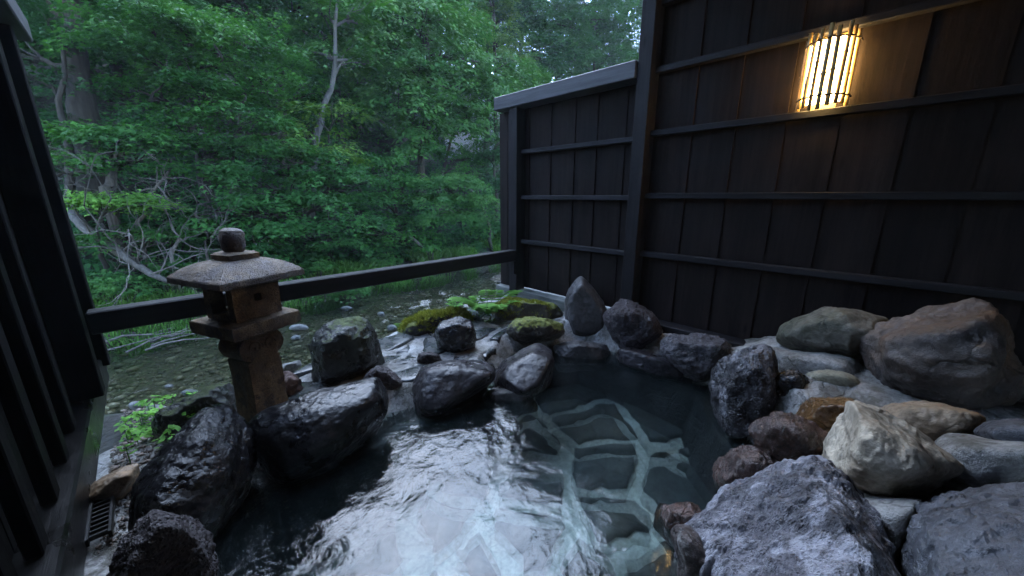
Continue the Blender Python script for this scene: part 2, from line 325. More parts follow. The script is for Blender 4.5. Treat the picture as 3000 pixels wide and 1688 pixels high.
cg = mixc(ns, ls, 1, ramp(ns, ls, f1, [(.3, (.03, .026, .016)), (.7, (.11, .092, .055))]), ramp(ns, ls, vo.outputs['Distance'], [(.1, 1.2), (.6, .5)]), 'MULTIPLY')
cl = ramp(ns, ls, f2, [(.3, (.007, .007, .005)), (.55, (.018, .017, .011)), (.7, (.012, .024, .008))])
mk = mth(ns, ls, 'ADD', sx.outputs[2], mth(ns, ls, 'MULTIPLY', f2, .12))
ls.new(mixc(ns, ls, ramp(ns, ls, mk, [(0, 0), (.001, 1)]) if False else mth(ns, ls, 'SMOOTHSTEP' if False else 'GREATER_THAN', mk, RIVER_Z + .17), cg, cl), b.inputs['Base Color'])
b.inputs['Roughness'].default_value = .85
bp = N(ns, 'Bump'); bp.inputs['Strength'].default_value = .8; bp.inputs['Distance'].default_value = .03; ls.new(mth(ns, ls, 'ADD', f1, vo.outputs['Distance']), bp.inputs['Height']); ls.new(bp.outputs[0], b.inputs['Normal'])
link('ground', me, m, kind='structure')
# river surface, with real low standing waves where it runs over the shallow stones
xs = np.concatenate([np.linspace(-40, -4, 30), np.linspace(-3.9, 9, 260), np.linspace(9.2, 45, 40)]); ys = np.linspace(2.4, 11.5, 190)
X, Yg = np.meshgrid(xs, ys)
rap = np.exp(-((X - 2.9) / 1.1) ** 2 - ((Yg - 4.4) / 1.0) ** 2)
Z = RIVER_Z + .006 * n2(X, Yg, 3.2, 3, 21) + rap * .085 * n2(X * 1.0, Yg * .7, 5.0, 3, 22)
idx = np.arange(X.size).reshape(X.shape)
quads = np.stack([idx[:-1, :-1], idx[:-1, 1:], idx[1:, 1:], idx[1:, :-1]], -1).reshape(-1, 4)
M['river'] = water_mat('river water', (.86, .90, .78), [(3, 1, 4), (11, .4, 4)], .5, .05, .06, (.03, .045, .03), (.45, 1.3, 1), .08, 1.5)
link('river', mesh_tris('river', np.stack([X, Yg, Z], -1).reshape(-1, 3), quads), M['river'], kind='structure')
# ------------------------------------------------------------------ bath: surround of cement, paving, pool floor, pool water
POOL = np.array([(-.13, -.75), (-.13, 1.10), (-.06, 1.35), (.06, 1.52), (.20, 1.62), (.40, 1.56), (.66, 1.56), (.80, 1.62), (.95, 1.55), (1.25, 1.55), (1.42, 1.44), (1.55, 1.62), (1.9, 1.72), (2.25, 1.50),
                 (2.30, 1.15), (2.26, .62), (1.95, .42), (1.70, .15), (1.40, .18), (1.12, .22), (.95, 0.02), (.8, -.2), (.7, -.75)])
def inpoly(x, y, P):
    r = np.zeros(x.shape, bool); j = len(P) - 1
    for i in range(len(P)):
        c = ((P[i, 1] > y) != (P[j, 1] > y)) & (x < (P[j, 0] - P[i, 0]) * (y - P[i, 1]) / (P[j, 1] - P[i, 1] + 1e-12) + P[i, 0]); r ^= c; j = i
    return r
def pdist(x, y, P):
    d = np.full(x.shape, 1e9)
    for i in range(len(P)):
        a, b_ = P[i], P[(i + 1) % len(P)]; e = b_ - a; t = np.clip(((x - a[0]) * e[0] + (y - a[1]) * e[1]) / (e @ e), 0, 1)
        d = np.minimum(d, np.hypot(x - a[0] - t * e[0], y - a[1] - t * e[1]))
    return d
CTRL = np.array([(2.45, 1.5, .18), (2.45, 1.1, .2), (2.42, .6, .22), (2.35, .25, .36), (2.35, -.2, .45), (2.3, -.8, .45), (2.0, .22, .30), (1.9, 0, .30), (1.75, -.15, .28), (1.65, -.45, .34), (1.35, -.10, .16), (1.25, -.5, .26),
                 (1.05, -.3, .10), (1.0, -.7, .2), (2.0, -.5, .42), (-.2, 1.6, .07), (-.2, 2.3, .02), (-.1, 2.1, .02), (.2, 2.1, .07), (.6, 2.2, .10), (1, 2, .11), (1.5, 2, .11), (1.9, 2.1, .13), (2.3, 1.9, .15), (2.5, 2.5, .16), (-.2, 1.2, .09), (-.2, .3, .1), (-.25, 2.6, -.1), (.4, 2.6, 0), (1.2, 2.6, .06), (2.0, 2.6, .1)])
CTRL = np.vstack([CTRL] + [onz(a, b_, z)[None] for a, b_, z in [(2200, 1345, .24), (2150, 1310, .20), (2190, 1310, .22), (2260, 1400, .28), (2250, 1330, .28), (2250, 1300, .26), (2330, 1290, .30), (2300, 1320, .30), (2400, 1150, .36), (2480, 1160, .38), (2450, 1200, .36), (2060, 905, .40), (1990, 905, .34), (2150, 960, .38)]])
def surround_z(x, y):
    x = np.asarray(x, float); y = np.asarray(y, float); w = 0; s = 0
    for cx, cy_, cz in CTRL:
        q = 1 / ((x - cx) ** 2 + (y - cy_) ** 2 + .012) ** 1.7; w = w + q; s = s + q * cz
    z = s / w + .014 * n2(x, y, 5, 5, 31) + .006 * n2(x, y, 22, 3, 33)
    ins = inpoly(x, y, POOL); d = pdist(x, y, POOL)
    q_ = np.clip((d - .05) / .12, 0, 1); z = np.where(ins, np.maximum(-.45, -.07 - d * 4.5), z * q_ - .07 * (1 - q_))
    edge = np.clip((y - 2.62 - .05 * n2(x, y, 4, 2, 8) + np.clip(.9 - x, 0, 1.2) * .22) / .14, 0, 1)
    return z * (1 - edge) - .72 * edge
def sz(x, y): return float(surround_z(np.array([x]), np.array([y]))[0])
xs = np.linspace(-.42, 2.72, 260); ys = np.linspace(-1.6, 2.9, 370); X, Yg = np.meshgrid(xs, ys); Z = surround_z(X, Yg)
idx = np.arange(X.size).reshape(X.shape); quads = np.stack([idx[:-1, :-1], idx[:-1, 1:], idx[1:, 1:], idx[1:, :-1]], -1).reshape(-1, 4)
sur = link('bath_surround', mesh_tris('bath_surround', np.stack([X, Yg, Z], -1).reshape(-1, 3), quads), M['mortar'], kind='structure')
M['basin'] = rock_mat('dark stones of the basin side', (.008, .009, .010), (.030, .032, .034), rough=(.4, .7), scale=5, bump=.8); sur.data.materials.append(M['basin'])
fc = np.stack([X, Yg, Z], -1).reshape(-1, 3)[quads].mean(1); sur.data.polygons.foreach_set('material_index', (fc[:, 2] < -.012).astype(np.int32))
M['pool'] = water_mat('hot spring water', (.76, .85, .84), [(2.2, .9, 3), (7, .5, 6), (18, .10, 3)], .40, .045, .085, (.020, .032, .036), (1, 1, 1), .10, 1.5, .6)
pb = np.array(POOL); cen = pb.mean(0); pw = cen + (pb - cen) * 1.16
link('pool_water', (lambda mb: mb.mesh('pool_water'))(MB().add([(p[0], p[1], 0) for p in pw[::-1]], [tuple(range(len(pw)))])), M['pool'], kind='structure')
def clip(poly, a, n):                                # keep the side where (p-a).n <= 0
    out = []
    for i in range(len(poly)):
        p, q = poly[i], poly[(i + 1) % len(poly)]; dp, dq = (p - a) @ n, (q - a) @ n
        if dp <= 0: out.append(p)
        if dp * dq < 0: out.append(p + (q - p) * dp / (dp - dq))
    return out
def cells(sites, bound, joint, k=9):
    sites = np.array(sites, float); res = []
    for i, s in enumerate(sites):
        poly = [np.array(p, float) for p in bound]
        for j in np.argsort(((sites - s) ** 2).sum(1))[1:k + 6]:
            e = sites[j] - s; l = np.linalg.norm(e); n = e / l; jw = joint * (.6 + .8 * random.random())
            poly = clip(poly, s + e / 2 - n * jw / 2, n)
            if len(poly) < 3: break
        if len(poly) >= 3: res.append(np.array(poly))
    return res
def slab_mesh(poly, zf, th, bevel=.012, seed=0, rough=.012):
    P = []                                           # wavy edges, rounded arris, sunk sides
    for i in range(len(poly)):
        a, b_ = poly[i], poly[(i + 1) % len(poly)]; m_ = max(2, int(np.linalg.norm(b_ - a) / .05))
        P += [a + (b_ - a) * t / m_ for t in range(m_)]
    P = np.array(P); c = P.mean(0)
    P = P + rough * np.stack([n2(P[:, 0], P[:, 1], 9, 2, seed), n2(P[:, 0], P[:, 1], 9, 2, seed + 5)], 1)
    d = P - c; l = np.linalg.norm(d, axis=1, keepdims=True) + 1e-6; n = len(P)
    r0, r1, r2 = P, c + d * (1 - .3 * bevel / l), c + d * (1 - np.minimum(1.6 * bevel / l, .5))
    zz = zf(P[:, 0], P[:, 1])
    v = np.concatenate([np.c_[r0, zz - th], np.c_[r0, zz - bevel], np.c_[r1, zz - .3 * bevel], np.c_[r2, zf(r2[:, 0], r2[:, 1])], np.c_[c + (r2 - c) * .5, zf(*(c + (r2 - c) * .5).T) + .25 * bevel], [[c[0], c[1], zf(c[:1], c[1:])[0] + .3 * bevel]]])
    f = [(r * n + i, r * n + (i + 1) % n, (r + 1) * n + (i + 1) % n, (r + 1) * n + i) for r in range(4) for i in range(n)] + [(4 * n + i, 4 * n + (i + 1) % n, 5 * n) for i in range(n)]
    me = bpy.data.meshes.new('slab'); me.from_pydata(v.tolist(), [], f); me.update(); me.polygons.foreach_set('use_smooth', np.full(len(me.polygons), True)); return me
# floor stones where the joints show through the water
px_sites = [(1470, 1110), (1680, 1090), (1510, 1215), (1560, 1350), (1410, 1040), (1600, 960), (1330, 1150), (1150, 1110), (1320, 1390), (1180, 1230), (1000, 1250), (1330, 1250), (860, 1330), (1110, 1360), (950, 1440), (1220, 1449), (1480, 1500), (1750, 960), (1480, 960), (1820, 1060), (1830, 1180), (1700, 1290),
            (1250, 1060), (1040, 1130), (880, 1200), (720, 1290), (760, 1420), (1650, 1480), (1100, 1560), (1350, 1600), (900, 1600), (1560, 1640), (700, 1560)]
fs = [onz(a, b_, -.44)[:2] for a, b_ in px_sites]
M['lime'] = rock_mat('lime coated joints', (.36, .40, .38), (.54, .58, .55), rough=(.7, .9), scale=6, bump=.2)
link('pool_floor', MB().add([(p[0], p[1], -.435) for p in POOL[::-1]], [tuple(range(len(POOL)))]).mesh('pool_floor'), M['lime'], kind='structure')
for poly in cells(fs, POOL, .085):
    c = poly.mean(0); tilt = rng.normal(0, .02, 2); lift = rng.uniform(0, .02)
    link('floor_stone', slab_mesh(poly, lambda x, y: -.41 + lift + (np.asarray(x) - c[0]) * tilt[0] + (np.asarray(y) - c[1]) * tilt[1], .06, .02, 40, .035), M['floor_stone'], parent=sur)
# flagstones set in the cement at the river end of the bath
fl = [onz(a, b_, .11)[:2] for a, b_ in [(1000, 905), (1080, 870), (1010, 875), (1030, 940), (1180, 905), (1230, 880), (1290, 880), (1210, 840), (1260, 850), (1230, 810), (1010, 1000), (985, 870), (1000, 1030), (770, 950), (755, 920), (1150, 925), (1320, 850), (1170, 830), (1290, 905), (930, 990), (1400, 850)]]
for poly in cells(fl, [(.34, 1.82), (.9, 1.76), (1.4, 1.68), (1.85, 1.90), (2.2, 2.0), (2.2, 2.55), (.75, 2.55), (.35, 2.3)], .075):
    c = poly.mean(0); z0_ = float(np.mean(surround_z(poly[:, 0], poly[:, 1]))); z0_ = max(z0_, .085) + .012; tl_ = rng.normal(0, .018, 2)
    link('flagstone', slab_mesh(poly, lambda x, y: z0_ + (np.asarray(x) - c[0]) * tl_[0] + (np.asarray(y) - c[1]) * tl_[1], .06, .010, 60, .014), M['flag'], parent=sur)
# ------------------------------------------------------------------ rocks
_ico = {}
def ico(l):
    if l not in _ico:
        bm = bmesh.new(); bmesh.ops.create_icosphere(bm, subdivisions=l, radius=1); bm.verts.index_update()
        _ico[l] = (np.array([v.co[:] for v in bm.verts]), np.array([[v.index for v in f.verts] for f in bm.faces])); bm.free()
    return _ico[l]
def hull_planes(pts):
    bm = bmesh.new(); vs_ = [bm.verts.new(tuple(p)) for p in pts]; r = bmesh.ops.convex_hull(bm, input=vs_)
    used = list({v for f in bm.faces for v in f.verts}); c = np.mean([v.co[:] for v in used], 0) if used else pts.mean(0)
    pl = {}
    for f in bm.faces:
        n = np.array(f.normal[:]); d = float((np.array(f.verts[0].co[:]) - c) @ n)
        if d < 0: n, d = -n, -d
        if d > 1e-4: pl[tuple(np.round(n, 1))] = (n, d)
    bm.free(); return c, np.array([p[0] for p in pl.values()]), np.array([p[1] for p in pl.values()])
def rock_from_points(pts, k=16, level=6, amp=.05, freq=3.0, seed=0, ridge=0, stretch=(1, 1, 1), fine=.012, facets=9):
    c, n, d = hull_planes(pts); ext = np.ptp(pts, axis=0); ext = ext / ext.max()
    dirs, faces = ico(level); dirs = dirs * np.maximum(ext, .35); dirs = dirs / np.linalg.norm(dirs, axis=1, keepdims=True)
    q = np.clip(dirs @ n.T / d, 0, None); r = 1 / np.power(np.power(q, k).sum(1), 1 / k) * 1.025
    if facets:
        rg = np.random.default_rng(seed + 11); fd = rg.normal(0, 1, (facets, 3)); fd /= np.linalg.norm(fd, axis=1, keepdims=True); fd[:, 2] = np.abs(fd[:, 2]) * np.where(rg.random(facets) < .7, 1, -1)
        sp = ((pts - c) @ fd.T).max(0) * rg.uniform(.80, .95, facets); q2 = np.clip(dirs @ fd.T / sp, 0, None); r = np.minimum(r, 1 / np.power(np.power(np.c_[q, q2], k * 1.6).sum(1), 1 / (k * 1.6)) * 1.02)
    size = np.ptp(pts, axis=0).mean(); p = c + dirs * r[:, None]
    s = p * np.array(stretch) / size * freq + seed * 3.1
    dsp = amp * fbm(s, 3, seed) + ridge * (.5 - np.abs(fbm(s * 1.4, 4, seed + 9, .55))) + fine * fbm(s * 6, 3, seed + 4, .6)
    p = p + dirs * (dsp * size)[:, None]
    return p, faces
def rock(name, label, poly, mat, base=None, D=None, T=.4, group=None, front=.62, back=.6, tilt=0, ridgepts=(), level=6, k=16, grow=1.05, **kw):
    """poly: its outline; base: where its foot meets ground or water (x, y, height); T: depth of the stone"""
    P = np.array(poly, float); P = P.mean(0) + (P - P.mean(0)) * grow; cx, cy_ = P.mean(0); ax = ray(cx, cy_); ax[2] = 0; ax /= np.linalg.norm(ax)
    if D is None: D = float((onz(*base) - CAM) @ ax) + T * .42
    def up(q, dist): r = ray(*q); return CAM + r * (dist / (r @ ax))
    C = P.mean(0); pts = []
    for q in P:
        h = (C[1] - q[1]) / max(np.ptp(P[:, 1]), 1) * 2      # +1 at top, -1 at the foot
        pts.append(up(q, D + tilt * h))
        pts.append(up(C + (q - C) * front, D - T / 2 + tilt * h)); pts.append(up(C + (q - C) * back, D + T / 2 + tilt * h))
    for (a, b_, t) in ridgepts: pts.append(up((a, b_), D + t * T / 2))
    p, f = rock_from_points(np.array(pts), k, level, seed=abs(hash_s(name + label)) % 97, **kw)
    loc = np.array([p[:, 0].mean(), p[:, 1].mean(), p[:, 2].min()])
    o = link(name, mesh_tris(name, p - loc, f), M[mat], label=label, cat='rock', group=group, loc=loc)
    o['_p'] = 0; del o['_p']
    return o, p, f
def hash_s(s):
    h = 7
    for ch in s: h = (h * 31 + ord(ch)) & 0x7fffffff
    return h
LV = dict(amp=.045, ridge=.02, freq=3.2, fine=.016)
EG = 'rocks around the hot spring pool'
rock('lava_rock', 'rough purple black lava rock in the bottom left corner of the pool', [(255, 1520), (290, 1392), (335, 1328), (390, 1294), (450, 1300), (512, 1336), (545, 1390), (562, 1470), (545, 1580), (300, 1580)], 'lava', base=(430, 1560, 0), T=.30, group=EG, level=7, k=14, **LV, grow=1.1)
rock('wet_boulder', 'big glistening black boulder between lower left lava rock and stone lantern', [(322, 1310), (330, 1240), (372, 1160), (480, 1062), (545, 1012), (582, 1020), (635, 1085), (642, 1170), (612, 1240), (560, 1320), (500, 1390), (400, 1390), (340, 1370)], 'black_wet', base=(540, 1345, 0), T=.34, group=EG, level=7, tilt=.10, ridgepts=[(560, 1120, -.75), (430, 1250, -.9)], amp=.03, ridge=.010, freq=3, fine=.007, grow=1.1)
rock('low_dark_rock', 'low dark rock with yellow moss streaks behind the lantern foot, beside green weeds', [(378, 1085), (385, 1045), (450, 1008), (540, 960), (585, 952), (610, 1000), (600, 1060), (520, 1100), (430, 1118), (390, 1110)], 'black_moss', base=(450, 1112, .02), T=.22, group=EG, amp=.05, ridge=.03)
rock('long_wet_rock', 'long smooth wet black rock lying at the water in front of stone lantern', [(620, 1052), (642, 1034), (700, 1010), (830, 970), (950, 944), (980, 958), (985, 1020), (962, 1085), (900, 1150), (800, 1215), (700, 1235), (650, 1200), (636, 1120)], 'black_smooth', base=(800, 1178, 0), T=.26, group=EG, level=7, tilt=.09, front=.6, k=12, facets=4, ridgepts=[(652, 1080, -.9), (800, 1062, -1.2), (940, 1003, -1.1)], amp=.03, ridge=.015, freq=2.5, fine=.006)
rock('tall_dark_boulder', 'tall dark greenish boulder standing on the paving near the railing', [(775, 912), (780, 858), (820, 820), (850, 800), (910, 794), (942, 830), (962, 872), (977, 908), (952, 930), (900, 955), (830, 978), (790, 982)], 'black_moss', base=(850, 968, .10), T=.34, group=EG, ridgepts=[(900, 870, -.95), (850, 850, -.5)], amp=.035, ridge=.015, freq=2.6, fine=.012)
rock('small_brown_rock', 'small purple brown rock wedged behind the right end of the long wet rock', [(905, 958), (925, 932), (955, 916), (985, 928), (1022, 968), (1005, 992), (930, 1000)], 'lava', base=(975, 990, .07), T=.14, group=EG, amp=.05, ridge=.02)
rock('wet_slab_rock', 'wet flat topped grey black rock with a sharp front face at the pool edge', [(1046, 1050), (1044, 962), (1058, 926), (1110, 910), (1200, 906), (1236, 914), (1240, 955), (1205, 985), (1150, 1020), (1100, 1052)], 'slab_wet', base=(1110, 1026, 0), T=.30, group=EG, front=.7, tilt=.08, k=22, facets=4, ridgepts=[(1054, 990, -1.1), (1150, 975, -1.15), (1234, 942, -.9)], amp=.02, ridge=.008, freq=3, fine=.006)
rock('little_purple_stone', 'little flat purple stone on the paving behind the flat topped rock', [(1044, 905), (1052, 890), (1080, 884), (1108, 894), (1110, 910), (1070, 918)], 'lava', base=(1075, 914, .12), T=.12, amp=.05, group=EG, level=5)
rock('dark_block', 'dark squared block of rock in front of the moss mound', [(1098, 872), (1094, 842), (1110, 806), (1150, 797), (1186, 806), (1197, 850), (1196, 874), (1170, 890), (1120, 892)], 'black_wet', base=(1145, 888, .12), T=.24, group=EG, k=22, facets=5, ridgepts=[(1100, 832, -1), (1150, 836, -1.15), (1190, 830, -1)], amp=.025, ridge=.01, fine=.008)
MOSSY = []
MOSSY.append(rock('moss_mound', 'low mound of yellow green moss at the paving edge by the river', [(1003, 842), (1012, 815), (1060, 790), (1120, 776), (1165, 775), (1190, 800), (1188, 835), (1130, 850), (1040, 856)], 'rock_moss', base=(1080, 848, .06), T=.34, group=EG, amp=.06, ridge=.02))
MOSSY.append(rock('flat_mossy_rock', 'broad flat rock with moss on its left end, below the fence end post', [(1236, 800), (1245, 765), (1270, 750), (1330, 752), (1400, 765), (1422, 780), (1418, 812), (1330, 822), (1250, 822)], 'rock_moss2', base=(1320, 812, .12), T=.36, group=EG, amp=.05, ridge=.03))
rock('brown_mossy_rock', 'rounded brown rock with moss specks in front of the broad flat rock', [(1270, 830), (1285, 805), (1330, 795), (1370, 796), (1410, 812), (1418, 840), (1380, 860), (1310, 868), (1278, 850)], 'rock_moss2', base=(1330, 864, .08), T=.26, group=EG, amp=.05, ridge=.03)
rock('sloping_wet_rock', 'sloping wet rock dipping into the far end of the pool', [(1240, 945), (1262, 908), (1300, 885), (1352, 862), (1386, 876), (1394, 920), (1372, 985), (1320, 1020), (1255, 1000)], 'slab_wet', base=(1320, 985, 0), T=.34, group=EG, tilt=.12, k=20, facets=4, ridgepts=[(1258, 958, -1), (1325, 940, -1.15), (1385, 908, -.8)], amp=.02, ridge=.006, fine=.005)
rock('pointed_stone', 'upright pointed grey stone leaning on the fence', [(1421, 775), (1425, 740), (1444, 710), (1462, 696), (1480, 714), (1520, 770), (1536, 800), (1530, 846), (1490, 860), (1440, 850), (1426, 815)], 'slate', base=(1480, 852, .04), T=.26, group=EG, front=.72, k=24, amp=.02, ridge=.01, fine=.006, facets=0)
rock('lava_block', 'dark brown lava block at the foot of the tall post', [(1519, 802), (1526, 778), (1560, 753), (1605, 764), (1658, 800), (1670, 830), (1640, 872), (1580, 890), (1552, 866), (1530, 832)], 'lava', base=(1590, 884, .08), T=.30, group=EG, ridgepts=[(1610, 820, -1)], **LV)
rock('submerged_step', 'grey stone step under shallow water beside the pointed stone', [(1388, 900), (1392, 868), (1450, 856), (1520, 866), (1535, 890), (1530, 930), (1400, 935)], 'slate', base=(1460, 915, -.05), T=.26, group=EG, amp=.02, k=20)
rock('ledge_stone', 'long low wet ledge stone at the waterline under the lava block', [(1543, 895), (1548, 872), (1600, 876), (1690, 905), (1752, 940), (1748, 985), (1660, 965), (1560, 922)], 'slab_wet', base=(1640, 934, 0), T=.26, group=EG, k=22, amp=.015, ridge=.01)
rock('pitted_rock', 'flat topped pitted grey lava rock right of the dark lava block', [(1658, 875), (1668, 846), (1710, 834), (1800, 844), (1852, 864), (1844, 905), (1795, 958), (1750, 968), (1700, 920), (1668, 902)], 'lava_grey', base=(1760, 964, .03), T=.30, group=EG, **LV)
rock('crusted_rock', 'dark jagged rock with pale lime crust at its foot on the right pool edge', [(1790, 975), (1808, 922), (1856, 872), (1900, 862), (1945, 882), (1952, 920), (1968, 990), (1962, 1045), (1905, 1090), (1872, 1125), (1828, 1110), (1822, 1050), (1800, 1012)], 'dark_crust', base=(1862, 1112, 0), T=.34, group=EG, amp=.05, ridge=.03, freq=3.0, fine=.016)
rock('small_black_rock', 'small shiny black rock in the cement below the pale oblong stone', [(1922, 962), (1945, 942), (1990, 928), (2020, 938), (2038, 975), (2020, 1000), (1970, 1015), (1935, 990)], 'black_wet', D=2.02, T=.16, group=EG, amp=.05, ridge=.04)
rock('olive_boulder', 'rounded olive grey boulder against the wall, left of the biggest boulder', [(1946, 852), (1960, 824), (2030, 788), (2085, 770), (2150, 774), (2235, 795), (2240, 860), (2165, 912), (2060, 895), (1985, 882)], 'olive', D=2.36, T=.40, group=EG, amp=.03, ridge=.015, fine=.006)
rock('biggest_boulder', 'biggest boulder, brown and slate, at the right edge against the wall', [(2158, 858), (2174, 818), (2250, 794), (2350, 796), (2440, 764), (2490, 756), (2545, 782), (2580, 850), (2582, 940), (2540, 1010), (2440, 1070), (2300, 1050), (2215, 1010), (2176, 965)], 'brownblue', D=2.22, T=.55, group=EG, ridgepts=[(2240, 860, -.9), (2420, 900, -1)], amp=.045, ridge=.04, freq=2.6, fine=.012)
rock('oblong_stone', 'pale oblong cobble set in cement below the olive boulder', [(2016, 948), (2030, 930), (2080, 925), (2140, 938), (2176, 965), (2165, 985), (2100, 985), (2040, 970)], 'cream', D=2.08, T=.13, group=EG, amp=.02, level=6, k=8, fine=.004, facets=0)
rock('rust_slab', 'rust orange wet slab in the inflow gap behind the beige boulder', [(1990, 1060), (2030, 1005), (2120, 996), (2170, 1020), (2160, 1110), (2060, 1120)], 'rust', D=1.84, T=.28, group=EG, amp=.02, k=20)
rock('shiny_brown_rock', 'shiny wet red brown rock left of the beige boulder', [(1888, 1090), (1905, 1060), (1960, 1030), (2030, 1060), (2082, 1090), (2080, 1130), (2030, 1165), (1960, 1185), (1910, 1150)], 'redbrown', D=1.62, T=.28, group=EG, amp=.04, ridge=.03, fine=.02)
rock('low_brown_rock', 'low wet red brown rock at the waterline below the shiny one', [(1792, 1190), (1815, 1140), (1860, 1120), (1925, 1130), (1962, 1170), (1940, 1230), (1880, 1275), (1810, 1270)], 'redbrown', base=(1830, 1260, 0), T=.26, group=EG, amp=.05, ridge=.04, fine=.02)
rock('beige_boulder', 'pale beige pointed boulder in the right foreground', [(2068, 1180), (2078, 1100), (2128, 985), (2170, 1000), (2300, 1085), (2420, 1165), (2412, 1190), (2320, 1255), (2200, 1285), (2110, 1250), (2072, 1215)], 'beige', D=1.44, T=.46, group=EG, level=7, k=20, front=.45, ridgepts=[(2190, 1150, -.9), (2240, 1190, -1.05), (2370, 1170, -.6), (2100, 1200, -.7)], amp=.03, ridge=.02, freq=3, fine=.008)
rock('tan_rock', 'tan brown rock just behind the beige boulder', [(2200, 1060), (2230, 1020), (2330, 1012), (2440, 1030), (2478, 1045), (2470, 1085), (2380, 1120), (2260, 1120)], 'tan', D=1.78, T=.30, group=EG, amp=.03, ridge=.02)
rock('blue_stone', 'smooth blue grey stone in pale cement at the right edge', [(2446, 1085), (2470, 1062), (2540, 1050), (2620, 1060), (2640, 1130), (2600, 1165), (2520, 1150)], 'bluegrey', D=1.66, T=.22, group=EG, amp=.02, k=12, fine=.006)
rock('flat_blue_slab', 'broad blue grey slab filling the bottom right corner', [(2258, 1380), (2265, 1290), (2330, 1245), (2480, 1225), (2640, 1215), (2760, 1400), (2700, 1640), (2400, 1640), (2275, 1520)], 'bluegrey', D=1.18, T=.44, group=EG, tilt=.12, level=7, k=18, amp=.03, ridge=.02, fine=.014)
rock('ridged_rock', 'large wet lilac grey ridged rock in the bottom foreground', [(1700, 1345), (1770, 1270), (1880, 1200), (2000, 1155), (2075, 1145), (2130, 1235), (2210, 1325), (2275, 1440), (2280, 1620), (2000, 1680), (1790, 1620), (1715, 1450)], 'lilac', D=1.12, T=.46, group=EG, tilt=.16, level=7, k=18, front=.75, ridgepts=[(1880, 1300, -.8), (2030, 1240, -.5)], amp=.03, ridge=.022, freq=3.0, stretch=(2.0, 2.0, .45), fine=.010)
rock('white_crusted_stone', 'small stone with white mineral crust at the bottom, left of the ridged rock', [(1688, 1345), (1705, 1312), (1745, 1330), (1790, 1400), (1830, 1480), (1800, 1560), (1730, 1520)], 'crusted', D=.98, T=.16, group=EG, amp=.05, ridge=.04)
rock('sunken_red_rock', 'reddish rock sunk just under the water beside the ridged rock', [(1640, 1330), (1670, 1270), (1740, 1260), (1790, 1300), (1760, 1380), (1690, 1420)], 'redbrown', base=(1700, 1390, -.10), T=.22, group=EG, amp=.05, ridge=.03)
rock('sunken_grey_rock', 'smooth grey rock just under the water in front of the sloping rock', [(1215, 1010), (1240, 975), (1300, 968), (1345, 1000), (1350, 1050), (1290, 1070), (1230, 1050)], 'slate', base=(1280, 1050, -.12), T=.22, group=EG, amp=.03)
rock('orange_stone', 'flat orange stained stone between the sill and the big black boulder', [(205, 1262), (240, 1210), (300, 1180), (345, 1165), (350, 1200), (310, 1260), (260, 1275)], 'orange', base=(270, 1270, .08), T=.18, amp=.02, k=20, group='stones on the left bank')
rock('pale_edge_slab', 'pale flat slab on the bank just right of the lantern shaft', [(695, 925), (720, 912), (752, 905), (760, 918), (735, 938), (700, 940)], 'river_pale', base=(725, 940, -.02), T=.2, amp=.02, k=20, group='stones on the left bank', level=5)
rock('knobbly_red_stone', 'knobbly reddish stone tucked beside the lantern shaft', [(700, 985), (705, 950), (725, 938), (755, 950), (762, 985), (730, 1005)], 'river_red', base=(730, 1003, .08), T=.14, amp=.08, ridge=.06, group='stones on the left bank', level=5)
for nm, lb, cxp, cyp, rx, ry, mt in [
    ('river_stone', 'pale flat stone out in the stream right of the lantern platform', 750, 824, 30, 9, 'river_pale'),
    ('river_stone', 'white rounded stone in the shallows by the green weeds', 342, 1020, 22, 13, 'river_pale'),
    ('river_stone', 'grey flat stone at the water behind the weeds', 395, 1030, 36, 13, 'river_pale'),
    ('river_stone', 'dark flat stone awash left of the low dark rock', 480, 988, 26, 10, 'river_dark'),
    ('river_stone', 'small dark stone awash above the flat dark one', 425, 972, 14, 6, 'river_dark'),
    ('river_stone', 'small rounded stone at the edge of the rapid', 958, 790, 10, 8, 'river_dark'),
    ('river_stone', 'dark stone breaking the rapid behind the tall boulder', 985, 825, 14, 10, 'river_dark'),
    ('river_stone', 'pale stone in the shallow water close behind the pale flat stone', 745, 850, 14, 8, 'river_dark'),
    ('river_stone', 'brownish stone in the stream between pale flat stone and rapid', 870, 775, 16, 7, 'river_dark'),
    ('river_stone', 'round pebble stone at the fence sill end by the fern', 1255, 728, 8, 7, 'river_pale')]:
    poly = [(cxp + rx * math.cos(a) * random.uniform(.85, 1.1), cyp + ry * math.sin(a) * random.uniform(.85, 1.1)) for a in np.linspace(0, 2 * math.pi, 9)[:-1]]
    rock(nm, lb, poly, mt, base=(cxp, cyp + ry * .6, RIVER_Z + .02), T=.16, level=4, amp=.03, k=10, group='stones in the stream')
# cement collars between the right hand rocks
def cement(label, poly, D, T, **kw):
    o, p, f = rock('cement_bed', label, poly, 'mortar', D=D, T=T, k=9, amp=.03, ridge=.0, fine=.004, facets=0, **kw); o['category'] = 'cement'; o['group'] = 'cement between the rocks'
cement('pale cement bed under the olive boulder', [(1912, 900), (1935, 868), (2000, 880), (2160, 900), (2190, 950), (2185, 1000), (2060, 1010), (1935, 970)], 2.24, .34)
cement('pale cement bed right of the beige boulder', [(2290, 1150), (2380, 1085), (2470, 1090), (2630, 1110), (2680, 1190), (2560, 1240), (2400, 1240)], 1.60, .34)
cement('pale cement bed between the ridged rock and the blue grey slab', [(2085, 1245), (2210, 1262), (2330, 1250), (2305, 1335), (2280, 1460), (2200, 1480), (2120, 1340)], 1.27, .28)
